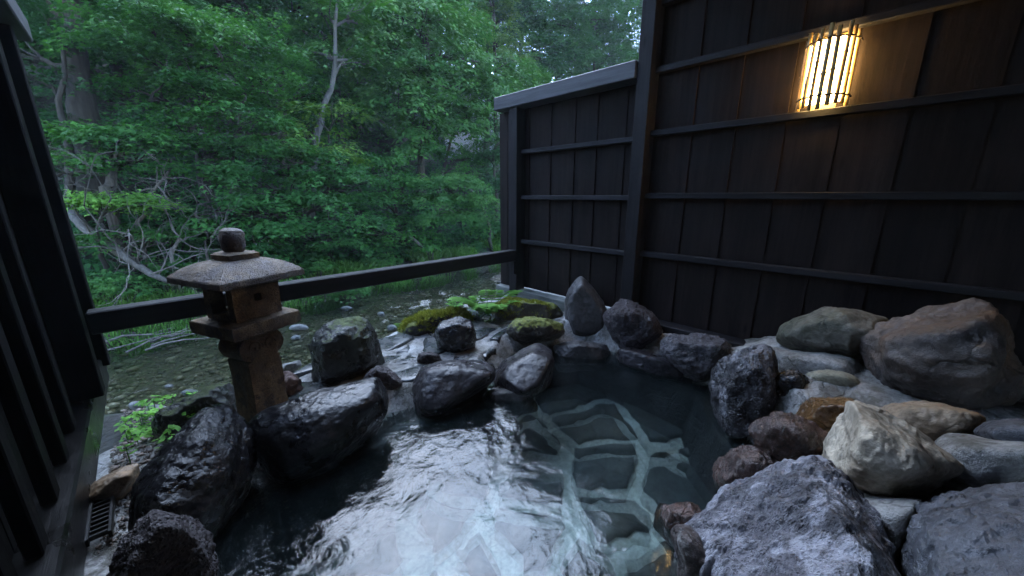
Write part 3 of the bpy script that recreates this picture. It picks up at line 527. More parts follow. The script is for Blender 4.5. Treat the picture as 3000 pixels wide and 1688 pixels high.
# moss tufts on the two mossiest rocks
def tufts(parent, p, f, n, zmin, size, box=None):
    a, b_, c = p[f[:, 0]], p[f[:, 1]], p[f[:, 2]]; nn = np.cross(b_ - a, c - a); ar = np.linalg.norm(nn, axis=1); nn = nn / (ar[:, None] + 1e-12)
    ok = (nn[:, 2] > zmin)
    if box: ok &= box((a + b_ + c) / 3)
    ids = np.where(ok)[0]; pick = rng.choice(ids, n, p=ar[ids] / ar[ids].sum()); w = rng.dirichlet([1, 1, 1], n)
    q = a[pick] * w[:, :1] + b_[pick] * w[:, 1:2] + c[pick] * w[:, 2:]
    q = q[n2(q[:, 0], q[:, 1], 9, 2, 77) > -.25]; n = len(q)
    d = nn[pick][:n] + rng.normal(0, .5, (n, 3)); d /= np.linalg.norm(d, axis=1, keepdims=True); s = np.cross(d, rng.normal(0, 1, (n, 3))); s /= np.linalg.norm(s, axis=1, keepdims=True)
    L = size * rng.uniform(.5, 1.3, (n, 1)); loc = np.array(parent.location)
    v = np.stack([q - s * L * .18, q + s * L * .18, q + d * L], 1).reshape(-1, 3) - loc
    me = mesh_tris('moss', v, np.arange(3 * n).reshape(-1, 3), False); at = me.attributes.new('tint', 'FLOAT', 'POINT'); at.data.foreach_set('value', np.repeat(rng.random(n), 3).astype(np.float32))
    link('moss', me, M['moss'], parent=parent, kind='stuff')
tufts(*MOSSY[0], 11000, .05, .032); tufts(*MOSSY[1], 5000, .25, .018, box=lambda q: q[:, 0] < np.quantile(q[:, 0], .6))
# gravel on the left bank and pebbles on the river bed
def pebbles(name, pts, sizes, mat, parent=None, sub=1):
    v0, f0 = ico(sub); n = len(pts); sc3 = sizes[:, None] * np.stack([rng.uniform(.7, 1.3, n), rng.uniform(.7, 1.3, n), rng.uniform(.35, .7, n)], 1)
    ang = rng.uniform(0, 6.28, n); c, s = np.cos(ang), np.sin(ang)
    v = v0[None] * (1 + .12 * rng.normal(0, 1, (n, len(v0), 1)).clip(-1.5, 1.5)) * sc3[:, None]
    v = np.stack([v[..., 0] * c[:, None] - v[..., 1] * s[:, None], v[..., 0] * s[:, None] + v[..., 1] * c[:, None], v[..., 2]], -1) + pts[:, None]
    f = (f0[None] + (np.arange(n) * len(v0))[:, None, None]).reshape(-1, 3)
    me = mesh_tris(name, v.reshape(-1, 3), f); at = me.attributes.new('tint', 'FLOAT', 'POINT'); at.data.foreach_set('value', np.repeat(rng.random(n), len(v0)).astype(np.float32))
    return link(name, me, mat, kind='stuff', parent=parent)
def pebble_mat(name, stops, rough):
    m, ns, ls, b = nodes(name); at = N(ns, 'Attribute', attribute_name='tint'); g = N(ns, 'NewGeometry')
    ls.new(mixc(ns, ls, 1, ramp(ns, ls, at.outputs['Fac'], stops), ramp(ns, ls, noise_node(ns, ls, g.outputs['Position'], 60, 4), [(.3, .7), (.7, 1.2)]), 'MULTIPLY'), b.inputs['Base Color']); b.inputs['Roughness'].default_value = rough; return m
M['pebble'] = pebble_mat('river pebbles', [(0, (.03, .028, .02)), (.5, (.11, .088, .05)), (.8, (.15, .135, .09)), (.97, (.26, .23, .17))], .4)
M['gravel'] = pebble_mat('bank gravel', [(0, (.025, .022, .02)), (.5, (.09, .07, .055)), (.9, (.20, .15, .12))], .5)
n = 8500; px_ = rng.uniform(-3.5, 8.5, n); fe, ne = far_edge(px_), near_edge(px_); py_ = ne - .2 + (fe - ne + .3) * rng.random(n) ** 1.3
lb_ = pebbles('riverbed_pebbles', np.stack([px_, py_, ground_z(px_, py_) + .006], 1), .012 + .045 * rng.random(n) ** 4, M['pebble']); lb_['label'] = 'brown and grey pebbles lying on the bed of the stream'; lb_['category'] = 'pebbles'
n = 5200; px_ = rng.uniform(-.27, .25, n); py_ = rng.uniform(1.55, 3.2, n); zz = np.maximum(surround_z(px_, py_), ground_z(px_, py_)) + .004
lb_ = pebbles('bank_gravel', np.stack([px_, py_, zz], 1), .003 + .011 * rng.random(n) ** 4, M['gravel']); lb_['label'] = 'wet brown gravel between the sill and the black boulder'; lb_['category'] = 'gravel'
# ------------------------------------------------------------------ right wall: boards, rails, posts
def part(name, parent, mat, box, b=.004): return link(name, MB().box(*box, b=b).mesh(name), M[mat], parent=parent)
def board(parent, y0, y1, z0, z1, x, mat='wood_wall', lap=.012):        # lapped board: one edge stands proud of its neighbour
    v = [(x - lap, y0, z0), (x, y1, z0), (x + .018, y1, z0), (x + .018 - lap, y0, z0)]; v += [(a, c, z1) for a, c, _ in v]
    f = [(0, 1, 2, 3), (4, 7, 6, 5), (0, 4, 5, 1), (1, 5, 6, 2), (2, 6, 7, 3), (3, 7, 4, 0)]
    return link('board', MB().add(v, f).mesh('board'), M[mat], parent=parent)
wall = empty('board_wall', (0, 0, 0), 'tall dark board wall with horizontal rails, carrying the lit lamp', 'wall')
y = 1.205 + .005
for s in [1.21, .965, .723, .489, .250, .006, -.236, -.478, -.72, -.96, -1.2, -1.44]:
    if s > -1.44: board(wall, s - .262 + random.uniform(-.004, .004), 1.283 if s > 1.2 else s + random.uniform(-.004, .004), .262, 2.78, 2.60)
for z in (2.325, 1.943, 1.560, 1.151, .742): part('rail', wall, 'wood_rail_y', (2.535, 2.583, -1.6, 1.203, z - .020, z + .018))
part('sill', wall, 'wood_rail_y', (2.48, 2.66, -1.6, 1.203, .15, .262))
part('post', wall, 'wood_post', (2.475, 2.60, 1.205, 1.300, .0, 2.9))
fen = empty('board_fence', (0, 0, 0), 'lower dark board fence with a grey cap beam, between tall post and stream', 'fence')
for a, b_ in [(1.302, 1.431), (1.431, 1.67), (1.67, 1.876), (1.876, 2.121), (2.121, 2.37)]: board(fen, a - .018, b_, .27, 1.90, 2.60)
board(fen, 2.352, 2.41, .27, 1.90, 2.60)
for a, b_ in [(2.512, 2.62), (2.62, 2.722)]: board(fen, a - .004, b_, .22, 1.90, 2.575, lap=.004)
for z in (1.535, 1.136, .728): part('rail', fen, 'wood_rail_y', (2.535, 2.583, 1.302, 2.402, z - .018, z + .018))
part('end_post', fen, 'wood_post', (2.48, 2.60, 2.405, 2.505, .20, 1.895))
part('cap_beam', fen, 'wood_cap', (2.455, 2.67, 1.302, 2.675, 1.90, 2.01), b=.006)
part('sill', fen, 'wood_sill2', (2.50, 2.66, 1.302, 2.72, .14, .255), b=.006)
# railing across the river side
rl = empty('railing', (-.25, 2.455, 0), 'black timber railing running between the two fences above the stream', 'railing')
link('beam', MB().box(.012, 2.735, -.045, .045, .545, .648, b=.006).mesh('beam'), M['wood_bar'], parent=rl)
link('bracket', MB().box(2.70, 2.728, -.05, -.0465, .42, .545, b=.002).mesh('bracket'), M['wood_bar'], parent=rl)
# ------------------------------------------------------------------ left slatted fence
lf = empty('slat_fence', (-.3, 2.4, 0), 'black slatted fence filling the left edge, standing on a wet timber sill', 'fence')
def lpart(name, mat, box, b=.004):
    bx = list(box); bx[0] += .3; bx[1] += .3; bx[2] -= 2.4; bx[3] -= 2.4
    return link(name, MB().box(*bx, b=b).mesh(name), M[mat], parent=lf)
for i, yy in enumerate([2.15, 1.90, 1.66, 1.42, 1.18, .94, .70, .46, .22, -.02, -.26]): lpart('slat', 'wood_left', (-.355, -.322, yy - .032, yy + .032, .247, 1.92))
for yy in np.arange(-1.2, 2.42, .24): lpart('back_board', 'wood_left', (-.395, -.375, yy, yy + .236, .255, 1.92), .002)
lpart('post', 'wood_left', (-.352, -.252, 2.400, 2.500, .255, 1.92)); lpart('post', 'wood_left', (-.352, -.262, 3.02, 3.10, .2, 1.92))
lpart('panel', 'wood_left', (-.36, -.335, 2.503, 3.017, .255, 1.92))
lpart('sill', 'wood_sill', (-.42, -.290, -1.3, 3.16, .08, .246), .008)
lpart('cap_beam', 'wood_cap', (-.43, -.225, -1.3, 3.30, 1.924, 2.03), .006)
# ------------------------------------------------------------------ unseen roof, rear wall and side screen, added to keep the bath in shade
rf = empty('shade_roof', (1.1, 0, 2.8), 'dark timber roof added above the picture to shade the near half of the bath', 'roof')  # added out of view; its reach sets how much sky light gets in
link('roof_deck', MB().box(-1.9, 2.1, -2.2, 1.55, .05, .13).mesh('roof_deck'), M['wood_wall'], parent=rf)
for k_ in range(6): link('rafter', MB().box(-1.35 + k_ * .55, -1.28 + k_ * .55, -2.1, 1.50, -.06, .048).mesh('rafter'), M['wood_wall'], parent=rf)
bw = empty('shade_rear_wall', (0, -1.7, 0), 'dark board wall added unseen behind the camera to shade the bath', 'wall')  # added out of view to close off light from behind
for k_ in range(13): link('board', MB().box(-.45 + k_ * .25, -.203 + k_ * .25, -.05, 0, .1, 2.84).mesh('board'), M['wood_wall'], parent=bw)
lw = empty('shade_screen', (-.4, 0, 0), 'dark unseen screen added above the near part of the left slatted fence for shade', 'screen')  # added out of view to block skylight between fence top and roof
for k_ in range(11): link('board', MB().box(-.04, 0, -1.45 + k_ * .25, -1.203 + k_ * .25, 2.035, 2.84).mesh('board'), M['wood_wall'], parent=lw)
# ------------------------------------------------------------------ wall lamp
lp = empty('wall_lamp', (2.58, .315, 1.58), 'lit wall lamp with a cage of bamboo sticks, glowing yellow', 'lamp')
m, ns, ls, b = nodes('glowing paper'); b.inputs['Base Color'].default_value = (.8, .7, .5, 1); b.inputs['Emission Color'].default_value = (1, .66, .25, 1); b.inputs['Emission Strength'].default_value = 6
mb = MB(); seg = 14
v = [(-.115 * math.sin(math.pi * i / seg) - .004, .082 * math.cos(math.pi * i / seg), z) for z in (.03, .30) for i in range(seg + 1)]
mb.add(v, [(i, i + 1, seg + 2 + i, seg + 1 + i) for i in range(seg)] + [tuple(range(seg + 1))[::-1], tuple(range(seg + 1, 2 * seg + 2))])
link('paper_shade', mb.mesh('paper_shade', True), m, parent=lp)
link('back_board', MB().box(-.003, .012, -.055, .055, -.01, .34, b=.003).mesh('back_board'), M['bamboo'], parent=lp)
for i in range(9):
    a = math.pi * (i + .5) / 9; cx_, cy2 = -.131 * math.sin(a) - .004, .097 * math.cos(a); r0 = random.uniform(.008, .0108)
    z0, z1 = random.uniform(-.02, .012), random.uniform(.325, .36); kn = random.uniform(.1, .24); zs = sorted([z0, z0 + .05, kn - .006, kn, kn + .006, .29, z1]); dx = random.uniform(-.004, .004)
    link('bamboo_stick', MB().tube([(cx_, cy2 + dx * z / .3, z) for z in zs], [r0 * (1.28 if abs(z - kn) < 1e-6 else 1 - .1 * random.random()) for z in zs], 10).mesh('bamboo_stick', True), M['bamboo'], parent=lp)
for z in (.045, .292):
    link('binding', MB().tube([(-.142 * math.sin(math.pi * i / 24) - .004, .107 * math.cos(math.pi * i / 24), z + .003 * math.sin(i * 2.1)) for i in range(25)], [.0035 + .0015 * (i % 3 == 0) for i in range(25)], 6).mesh('binding'), M['twine'], parent=lp)
# ------------------------------------------------------------------ stone lantern
LX, LY = .262, 1.905
ln = empty('stone_lantern', (LX, LY, .085), 'brown granite lantern with a wide curved square roof, standing by the railing', 'lantern', rz=R(22))
def rough_mesh(mb, name, cuts=3, amp=.004, freq=40, smooth=True):
    bm = bmesh.new(); me = mb.mesh(name); bm.from_mesh(me)
    bmesh.ops.subdivide_edges(bm, edges=bm.edges[:], cuts=cuts, use_grid_fill=True); bmesh.ops.recalc_face_normals(bm, faces=bm.faces[:])
    co = np.array([v.co[:] for v in bm.verts]); nr = np.array([v.normal[:] for v in bm.verts]); d = amp * fbm(co * freq, 3, 5) + amp * .8 * fbm(co * freq * .2, 2, 8)
    for v, c in zip(bm.verts, co + nr * d[:, None]): v.co = c
    bm.to_mesh(me); bm.free(); me.polygons.foreach_set('use_smooth', np.full(len(me.polygons), smooth)); me.set_sharp_from_angle(angle=R(32)); return me
def sq(mb, prof, n=10):                               # square section stack: (half side, z), corners slightly rounded
    m4 = 4 * n; v = []
    for h, z in prof:
        for k_ in range(m4):
            s_, t = divmod(k_, n); t = -1 + 2 * t / n; p = [(1, t), (-t, 1), (-1, -t), (t, -1)][s_]; r = (abs(p[0]) ** 40 + abs(p[1]) ** 40) ** (1 / 40)
            v.append((h * p[0] / r, h * p[1] / r, z))
    f = [(i * m4 + k_, i * m4 + (k_ + 1) % m4, (i + 1) * m4 + (k_ + 1) % m4, (i + 1) * m4 + k_) for i in range(len(prof) - 1) for k_ in range(m4)]
    f += [tuple(range(m4))[::-1], tuple((len(prof) - 1) * m4 + k_ for k_ in range(m4))]
    return mb.add(v, f)
def lant(name, prof, mat, amp=.0024, cuts=1):
    return link(name, rough_mesh(sq(MB(), prof), name, cuts, amp), M[mat], parent=ln)
lant('shaft', [(.077, -.05), (.077, .1), (.075, .2), (.073, .36)], 'granite')
# scroll-shaped neck: two rolled ends and a carved face
prof = [(.052 + .046 * math.sin(math.pi * t) ** .5 if 0 < t < 1 else .055, .362 + .115 * t) for t in np.linspace(0, 1, 11)]
mb = MB(); nv = [(s_ * h, z) for s_ in (1,) for h, z in prof]
v = [(h, yv, z) for yv in (-.076, .076) for h, z in prof] + [(-h, yv, z) for yv in (-.076, .076) for h, z in prof]; q = len(prof)
f = [(i, i + 1, q + i + 1, q + i) for i in range(q - 1)] + [(2 * q + i, 3 * q + i, 3 * q + i + 1, 2 * q + i + 1) for i in range(q - 1)]
f += [tuple(list(range(q)) + [2 * q + i for i in range(q)][::-1])[::-1], tuple(list(range(q, 2 * q)) + [3 * q + i for i in range(q)][::-1]), (0, q, 3 * q, 2 * q), (q - 1, 3 * q - 1, 4 * q - 1, 2 * q - 1)]
nk = link('neck', rough_mesh(mb.add(v, f), 'neck', 1, .002), M['granite'], parent=ln)
for s_ in (-1, 1): link('carved_scroll', MB().tube([(s_ * (.03 + (.030 - .0022 * i) * math.cos(i * .55)), -.079, .42 + (.036 - .0026 * i) * math.sin(i * .55)) for i in range(13)], .0045, 6).mesh('carved_scroll', True), M['granite'], parent=nk)
lant('platform', [(.10, .478), (.149, .496), (.152, .500), (.152, .545), (.149, .550)], 'granite')
# fire box with openings: four walls built round square windows
fb = MB()
H, zb, zt = .100, .554, .695
for r_ in range(4):
    c, s = math.cos(r_ * math.pi / 2), math.sin(r_ * math.pi / 2)
    def rot(p): return (p[0] * c - p[1] * s, p[0] * s + p[1] * c, p[2])
    outer = [(H, -H, zb), (H, H, zb), (H, H, zt), (H, -H, zt)]; w0, w1, w2, w3 = [(-.05, .05, .585, .675), (-.05, .05, .585, .675), (-.06, .06, .575, .685), (-.012, .016, .625, .655)][r_]
    inner = [(H, w0, w2), (H, w1, w2), (H, w1, w3), (H, w0, w3)]; deep = [(H - .05, a, z) for _, a, z in inner]
    fb.add([rot(p) for p in outer + inner + deep], [(0, 1, 5, 4), (1, 2, 6, 5), (2, 3, 7, 6), (3, 0, 4, 7), (4, 5, 9, 8), (5, 6, 10, 9), (6, 7, 11, 10), (7, 4, 8, 11)])
fb.add([(H, H, zt), (-H, H, zt), (-H, -H, zt), (H, -H, zt)], [(0, 1, 2, 3)])
link('fire_box', rough_mesh(fb, 'fire_box', 2, .002, smooth=False), M['granite'], parent=ln)
prof = [(.10, .690), (.140, .700), (.180, .712), (.182, .714), (.181, .732)] + [(r_, .734 + .066 * (1 - (r_ / .182) ** 2.8)) for r_ in (.179, .168, .15, .128, .10, .075, .05)]
lant('roof', prof, 'gran_roof', .0016, 1)
lant('finial_slab', [(.055, .795), (.064, .800), (.064, .818), (.05, .826)], 'granite', .002)
link('finial', rough_mesh(MB().lathe([(.03, .82), (.036, .826), (.044, .845), (.046, .875), (.046, .895), (.040, .912), (.024, .921), (.004, .923)], 28), 'finial', 1, .003), M['gran_roof'], parent=ln)
ln.scale = (.97, .97, 1.015)
# drain grating beside the sill
dg = empty('drain_grating', (-.262, 1.68, .092), 'small black drain grating strip on the cement beside the sill', 'grating')
M['blackiron'] = plain('black plastic', (.005, .005, .0055), .4, .3)
for s_ in (-.025, .025): link('side_bar', MB().box(s_ - .004, s_ + .004, -.11, .11, 0, .025, b=.001).mesh('side_bar'), M['blackiron'], parent=dg)
for k_ in range(9): link('cross_bar', MB().box(-.0205, .0205, -.10 + k_ * .025, -.092 + k_ * .025, .008, .024, b=.001).mesh('cross_bar'), M['blackiron'], parent=dg)
# ------------------------------------------------------------------ leaves
LEAF_V = np.array([(0, 0, 0), (.52, .42, -.10), (.17, .46, .0), (0, 1, -.12), (-.17, .46, .0), (-.52, .42, -.10)])
LEAF_F = np.array([(0, 1, 2), (0, 2, 3), (0, 3, 4), (0, 4, 5)])
OVAL_V = np.array([(0, 0, 0), (.27, .45, -.04), (0, 1, -.10), (-.27, .45, -.04)]); OVAL_F = np.array([(0, 1, 2), (0, 2, 3)])
def leaves_mesh(name, pos, nrm, fwd, size, tint, shape='maple'):
    V, F = (LEAF_V, LEAF_F) if shape == 'maple' else (OVAL_V, OVAL_F)
    nrm = nrm / (np.linalg.norm(nrm, axis=1, keepdims=True) + 1e-9); fwd = fwd - nrm * (fwd * nrm).sum(1, keepdims=True); fwd = fwd / (np.linalg.norm(fwd, axis=1, keepdims=True) + 1e-9); side = np.cross(fwd, nrm)
    v = pos[:, None] + size[:, None, None] * (V[None, :, 0:1] * side[:, None] + V[None, :, 1:2] * fwd[:, None] + V[None, :, 2:3] * nrm[:, None])
    n = len(pos); f = (F[None] + (np.arange(n) * len(V))[:, None, None]).reshape(-1, 3)
    me = mesh_tris(name, v.reshape(-1, 3), f, False); at = me.attributes.new('tint', 'FLOAT', 'POINT'); at.data.foreach_set('value', np.repeat(tint, len(V)).astype(np.float32)); return me
def sprays(centres, outward, R_, nleaf, leaf, droop=.35, flat=.12):
    """flat fans of leaves, as on a maple branch: each fan spreads along its outward direction and droops at the tip"""
    k_ = len(centres); o = outward.copy(); o[:, 2] *= .35; o /= np.linalg.norm(o, axis=1, keepdims=True) + 1e-9; s = np.stack([-o[:, 1], o[:, 0], np.zeros(k_)], 1); s /= np.linalg.norm(s, axis=1, keepdims=True) + 1e-9
    R_ = np.asarray(R_) * np.ones(k_); t = rng.random((k_, nleaf)) ** .6; w = rng.normal(0, .42, (k_, nleaf)) * (.35 + .65 * t)
    tw = np.round(w * 4) / 4; w = .55 * tw + .45 * w                       # leaves gather along twigs
    p = centres[:, None] + R_[:, None, None] * ((t - .45)[..., None] * 1.3 * o[:, None] + w[..., None] * s[:, None])
    p[..., 2] += R_[:, None] * (-droop * (t ** 2 + .6 * w ** 2) + flat * rng.normal(0, 1, (k_, nleaf)))
    up = np.array([0, 0, 1.0]); tl = rng.normal(0, .28, (k_, nleaf, 3)); nr = up + .45 * droop * t[..., None] * o[:, None] * 2 + tl + .35 * w[..., None] * s[:, None]
    fd = o[:, None] * 1.0 + s[:, None] * w[..., None] * 1.2 + rng.normal(0, .45, (k_, nleaf, 3)); fd[..., 2] -= .25 + droop * .6
    sz_ = leaf * rng.uniform(.65, 1.25, (k_, nleaf))
    ti = np.clip(.5 + .22 * rng.normal(0, 1, (k_, 1)) + .18 * rng.normal(0, 1, (k_, nleaf)), 0, 1)
    return p.reshape(-1, 3), nr.reshape(-1, 3), fd.reshape(-1, 3), sz_.ravel(), ti.ravel()
def limb_path(a, b_, n=6, sag=.1, jit=.06):
    a, b_ = np.array(a), np.array(b_); L = np.linalg.norm(b_ - a); t = np.linspace(0, 1, n)[:, None]
    p = a + (b_ - a) * t; p[:, 2] += (np.sin(t[:, 0] * math.pi) * sag * L); p[1:-1] += rng.normal(0, jit * L * .5, (n - 2, 3)); return p
def tree(name, label, trunk, blobs, leafmat, cat='tree', barkmat='bark', leaf=.070, r0=.12, dens=1.0, shape='maple', droop=.35, nleaf=66, fan=.36, group='trees on the far bank', visible_trunk=True):
    """trunk: points from foot to top; blobs: (centre, rx, ry, rz) clumps of the crown"""
    trunk = [np.array(p, float) for p in trunk]; foot = trunk[0].copy(); foot[2] = min(foot[2], gz(foot[0], foot[1]) - .05); trunk[0] = foot
    t = empty(name, foot, label, cat, group); loc = foot
    tp = np.array(trunk); m_ = 14; u = np.linspace(0, len(tp) - 1, m_); tp = np.stack([np.interp(u, np.arange(len(tp)), tp[:, i]) for i in range(3)], 1); tp[1:] += rng.normal(0, .014, (m_ - 1, 3))
    link('trunk', MB().tube(tp - loc, [r0 * (1.25 if i == 0 else 1) * (1 - .75 * i / m_) for i in range(m_)], 10).mesh('trunk', True), M[barkmat], parent=t)
    Pa = []
    for (c, rx, ry, rz) in blobs:
        c = np.array(c); vol = (rx * ry + rx * rz + ry * rz) / 3; ns_ = max(5, int(75 * vol * dens / (fan / .36) ** 2))
        d = rng.normal(0, 1, (ns_, 3)); d /= np.linalg.norm(d, axis=1, keepdims=True); d[:, 2] = np.where(d[:, 2] < -.35, -d[:, 2], d[:, 2]); rr = rng.random((ns_, 1)) ** .45
        q = c + d * rr * np.array([rx, ry, rz]); q[:, 2] = q[:, 2] * .55 + .45 * (np.round(q[:, 2] / .38) * .38)     # tiers
        Pa.append(sprays(q, d + rng.normal(0, .25, d.shape), fan * rng.uniform(.7, 1.3, ns_), nleaf, leaf, droop))
        below = tp[tp[:, 2] < c[2] - .1]; st = below[np.argmin(np.linalg.norm(below - c, axis=1))] if len(below) else tp[len(tp) // 2]
        mb = MB(); path = limb_path(st, c, 6, .06); rl_ = min(r0 * .45, .05); mb.tube(path - loc, np.linspace(rl_, rl_ * .35, 6), 6)
        for j in rng.choice(ns_, min(ns_, 7), replace=False):
            mb.tube(limb_path(path[rng.integers(2, 6)], q[j], 5, .05) - loc, np.linspace(rl_ * .4, .003, 5), 4)
        link('limb', mb.mesh('limb', True), M[barkmat], parent=t)
    A = [np.concatenate(z) for z in zip(*Pa)]
    link('crown', leaves_mesh('crown', A[0] - loc, *A[1:], shape), M[leafmat], parent=t)
    return len(A[0])
def B(px, py, y, r, fl=.75, dp=1.0):                  # crown clump seen at a picture point, at distance y, radius in picture px
    c = ony(px, py, y); d = np.linalg.norm(c - CAM); cs = abs((c - CAM) @ FW) / d; rm = r * SS / FPX * d * cs
    return (c, rm, rm * dp, rm * fl)
def TR(pts, y): return [ony(a, b_, y) for a, b_ in pts]
NL = 0
NL += tree('broadleaf_tree', 'big old tree with a thick grey trunk at the far left', TR([(235, 560), (215, 380), (205, 250), (190, 120), (170, -60)], 8.0), [B(130, 30, 8.2, 110), B(260, 20, 8.4, 110), B(60, 150, 8.6, 80), B(320, -40, 8.0, 100), B(150, -70, 8, 90)], 'leaf_deep', r0=.22, dens=.8)
NL += tree('twisted_tree', 'thin twisted dark stem left of the thick trunk', TR([(170, 640), (178, 420), (165, 330), (150, 260), (158, 180), (150, 60)], 7.7), [B(130, 210, 7.9, 60), B(165, 110, 7.8, 80), B(200, 330, 8.2, 60)], 'leaf_deep', r0=.055, dens=.7)
NL += tree('maple_tree', 'full bright maple left of centre in the upper left', TR([(560, 640), (520, 480), (500, 330), (470, 200), (440, 60)], 8.2), [B(300, 110, 7.2, 85), B(380, 70, 7.2, 90), B(470, 90, 7.1, 95), B(560, 150, 7.0, 95), B(420, 170, 7.0, 100), B(520, 240, 6.9, 90), B(610, 260, 6.9, 90), B(680, 340, 6.9, 80), B(380, 250, 7.2, 80), B(590, 380, 7.0, 80), B(480, 340, 7.3, 80), B(700, 230, 7.3, 80), B(640, 110, 7.4, 90)], 'leaf_maple', r0=.12, dens=1.1)
NL += tree('dark_tree', 'dark tree with hanging foliage rising behind the bright maple', TR([(740, 620), (720, 420), (700, 200), (690, -50)], 9.4), [B(640, 40, 9.0, 120), B(720, 120, 8.8, 100), B(760, 220, 8.8, 90), B(560, 0, 9.2, 110), B(700, -40, 9, 95), B(800, 330, 9, 80)], 'leaf_deep', r0=.15, dens=.9)
NL += tree('low_maple', 'low spreading maple beneath the thick trunk at left', TR([(300, 640), (290, 520), (270, 420)], 7.4), [B(200, 330, 7.0, 75, .5), B(300, 345, 6.9, 85, .5), B(390, 340, 7.0, 80, .5), B(180, 400, 6.8, 60, .5), B(440, 400, 7.2, 80, .5), B(330, 400, 7.1, 70, .4)], 'leaf_maple', r0=.06)
NL += tree('lime_maple', 'lime green flat topped young maple above the bare branches', TR([(250, 690), (255, 600), (262, 540)], 6.6), [B(215, 505, 6.4, 60, .3), B(290, 500, 6.4, 70, .3), B(255, 530, 6.3, 70, .25), B(350, 515, 6.5, 50, .3)], 'leaf_lime', r0=.035, fan=.26, leaf=.06)
NL += tree('young_maple', 'small green maple under the lime one beside the lantern finial', TR([(330, 700), (330, 650), (340, 600)], 6.7), [B(330, 600, 6.5, 60, .45), B(420, 610, 6.5, 55, .4), B(260, 610, 6.6, 50, .4), B(480, 590, 6.7, 50, .4)], 'leaf_soft', r0=.03, fan=.26, leaf=.06)
NL += tree('spreading_maple', 'broad layered maple hanging over the bank behind the lantern', TR([(760, 700), (770, 560), (780, 450), (790, 380)], 7.6), [B(560, 470, 6.9, 80, .55), B(650, 430, 6.9, 90, .55), B(740, 410, 6.8, 95, .6), B(830, 450, 6.7, 90, .6), B(700, 500, 6.6, 95, .55), B(800, 530, 6.5, 95, .55), B(880, 560, 6.5, 80, .55), B(610, 540, 6.6, 80, .5), B(700, 580, 6.4, 80, .5), B(910, 480, 6.9, 70, .5), B(520, 540, 6.8, 70, .5), B(640, 610, 6.5, 60, .5), B(850, 610, 6.4, 60, .4)], 'leaf_blue', r0=.09, dens=1.15)
NL += tree('slender_tree', 'slender tree with a pale bent trunk left of centre', TR([(775, 560), (790, 350), (815, 270), (838, 200), (845, 100), (850, -60)], 7.9), [B(800, 30, 8.2, 90), B(900, 60, 8.2, 90), B(870, 150, 7.9, 70), B(760, 130, 8.4, 60), B(930, 170, 8.2, 70), B(860, -40, 8, 80)], 'leaf_soft', barkmat='bark_pale', r0=.075, dens=.55, shape='oval', leaf=.10, fan=.4)
NL += tree('yellow_sapling', 'yellowish sapling with sparse leaves beside the pale bent trunk', TR([(815, 560), (820, 430), (830, 320), (835, 260)], 7.2), [B(800, 300, 7.0, 50), B(860, 290, 7.0, 50), B(830, 370, 6.9, 60), B(880, 390, 6.9, 45), B(770, 350, 7.0, 40)], 'leaf_yellow', r0=.03, dens=.6, shape='oval', leaf=.085)
NL += tree('weeping_tree', 'tall light green tree with hanging leaves and several stems right of centre', TR([(1065, 620), (1060, 430), (1065, 330), (1080, 230), (1075, 120), (1070, 0)], 8.6), [B(960, 130, 8.6, 95), B(1050, 90, 8.6, 100), B(1040, 190, 8.4, 90), B(1130, 190, 8.3, 95), B(1200, 220, 8.2, 90), B(1000, 270, 8.2, 90), B(1100, 290, 8.1, 90), B(1180, 310, 8.1, 80), B(1060, 360, 8.0, 70), B(1270, 190, 8.4, 70), B(1320, 200, 8.6, 55), B(1130, 60, 8.8, 90), B(960, 30, 9, 90)], 'leaf_soft', r0=.11, dens=.95, shape='oval', leaf=.10, droop=.7)
NL += tree('dark_stem_tree', 'dark leaning stem close beside the hanging light green tree', TR([(1100, 620), (1105, 470), (1125, 380), (1150, 300)], 8.8), [B(1150, 330, 8.9, 60), B(1220, 400, 8.6, 65), B(1160, 420, 8.6, 60)], 'leaf_maple', r0=.07, dens=.7)
NL += tree('drooping_bush_tree', 'pale drooping small tree arching over the water left of the fence end', TR([(1235, 640), (1230, 560), (1190, 480), (1130, 445)], 6.9), [B(1090, 480, 6.5, 55), B(1150, 470, 6.4, 65), B(1200, 510, 6.4, 50), B(1100, 540, 6.3, 50, .7), B(1160, 540, 6.3, 50, .6), B(1215, 560, 6.4, 35)], 'leaf_soft', r0=.05, dens=1.5, droop=.6, fan=.26, leaf=.055)
NL += tree('bank_maple', 'green maple between the layered maple and the pale drooping one', TR([(1000, 660), (1000, 560), (990, 480)], 7.3), [B(960, 420, 7.4, 70, .55), B(1020, 470, 7.1, 70, .55), B(960, 520, 6.9, 70, .5), B(1010, 570, 6.7, 60, .5), B(930, 600, 6.7, 50, .5), B(1060, 590, 6.8, 50, .5)], 'leaf_maple', r0=.06)
NL += tree('shade_tree', 'dark leafy tree just left of the fence end', TR([(1240, 640), (1250, 500), (1240, 380)], 7.8), [B(1230, 400, 7.9, 70), B(1270, 470, 7.6, 60), B(1230, 590, 7.4, 60), B(1290, 330, 8, 60), B(1150, 610, 7.3, 50, .5), B(1280, 570, 7.6, 60)], 'leaf_deep', r0=.07)
NL += tree('fine_tree', 'tall fine leaved tree above the low fence at upper right', TR([(1480, 420), (1490, 250), (1500, 100), (1495, -80)], 10.5), [B(1400, 60, 10.5, 80), B(1480, 50, 10.3, 90), B(1560, 70, 10.2, 90), B(1520, 150, 10.0, 80), B(1440, 150, 10.4, 70), B(1600, 150, 10, 70), B(1560, -30, 10, 85), B(1400, -30, 10.5, 75)], 'leaf_blue', r0=.12, dens=1.2, shape='oval', leaf=.12, fan=.45)
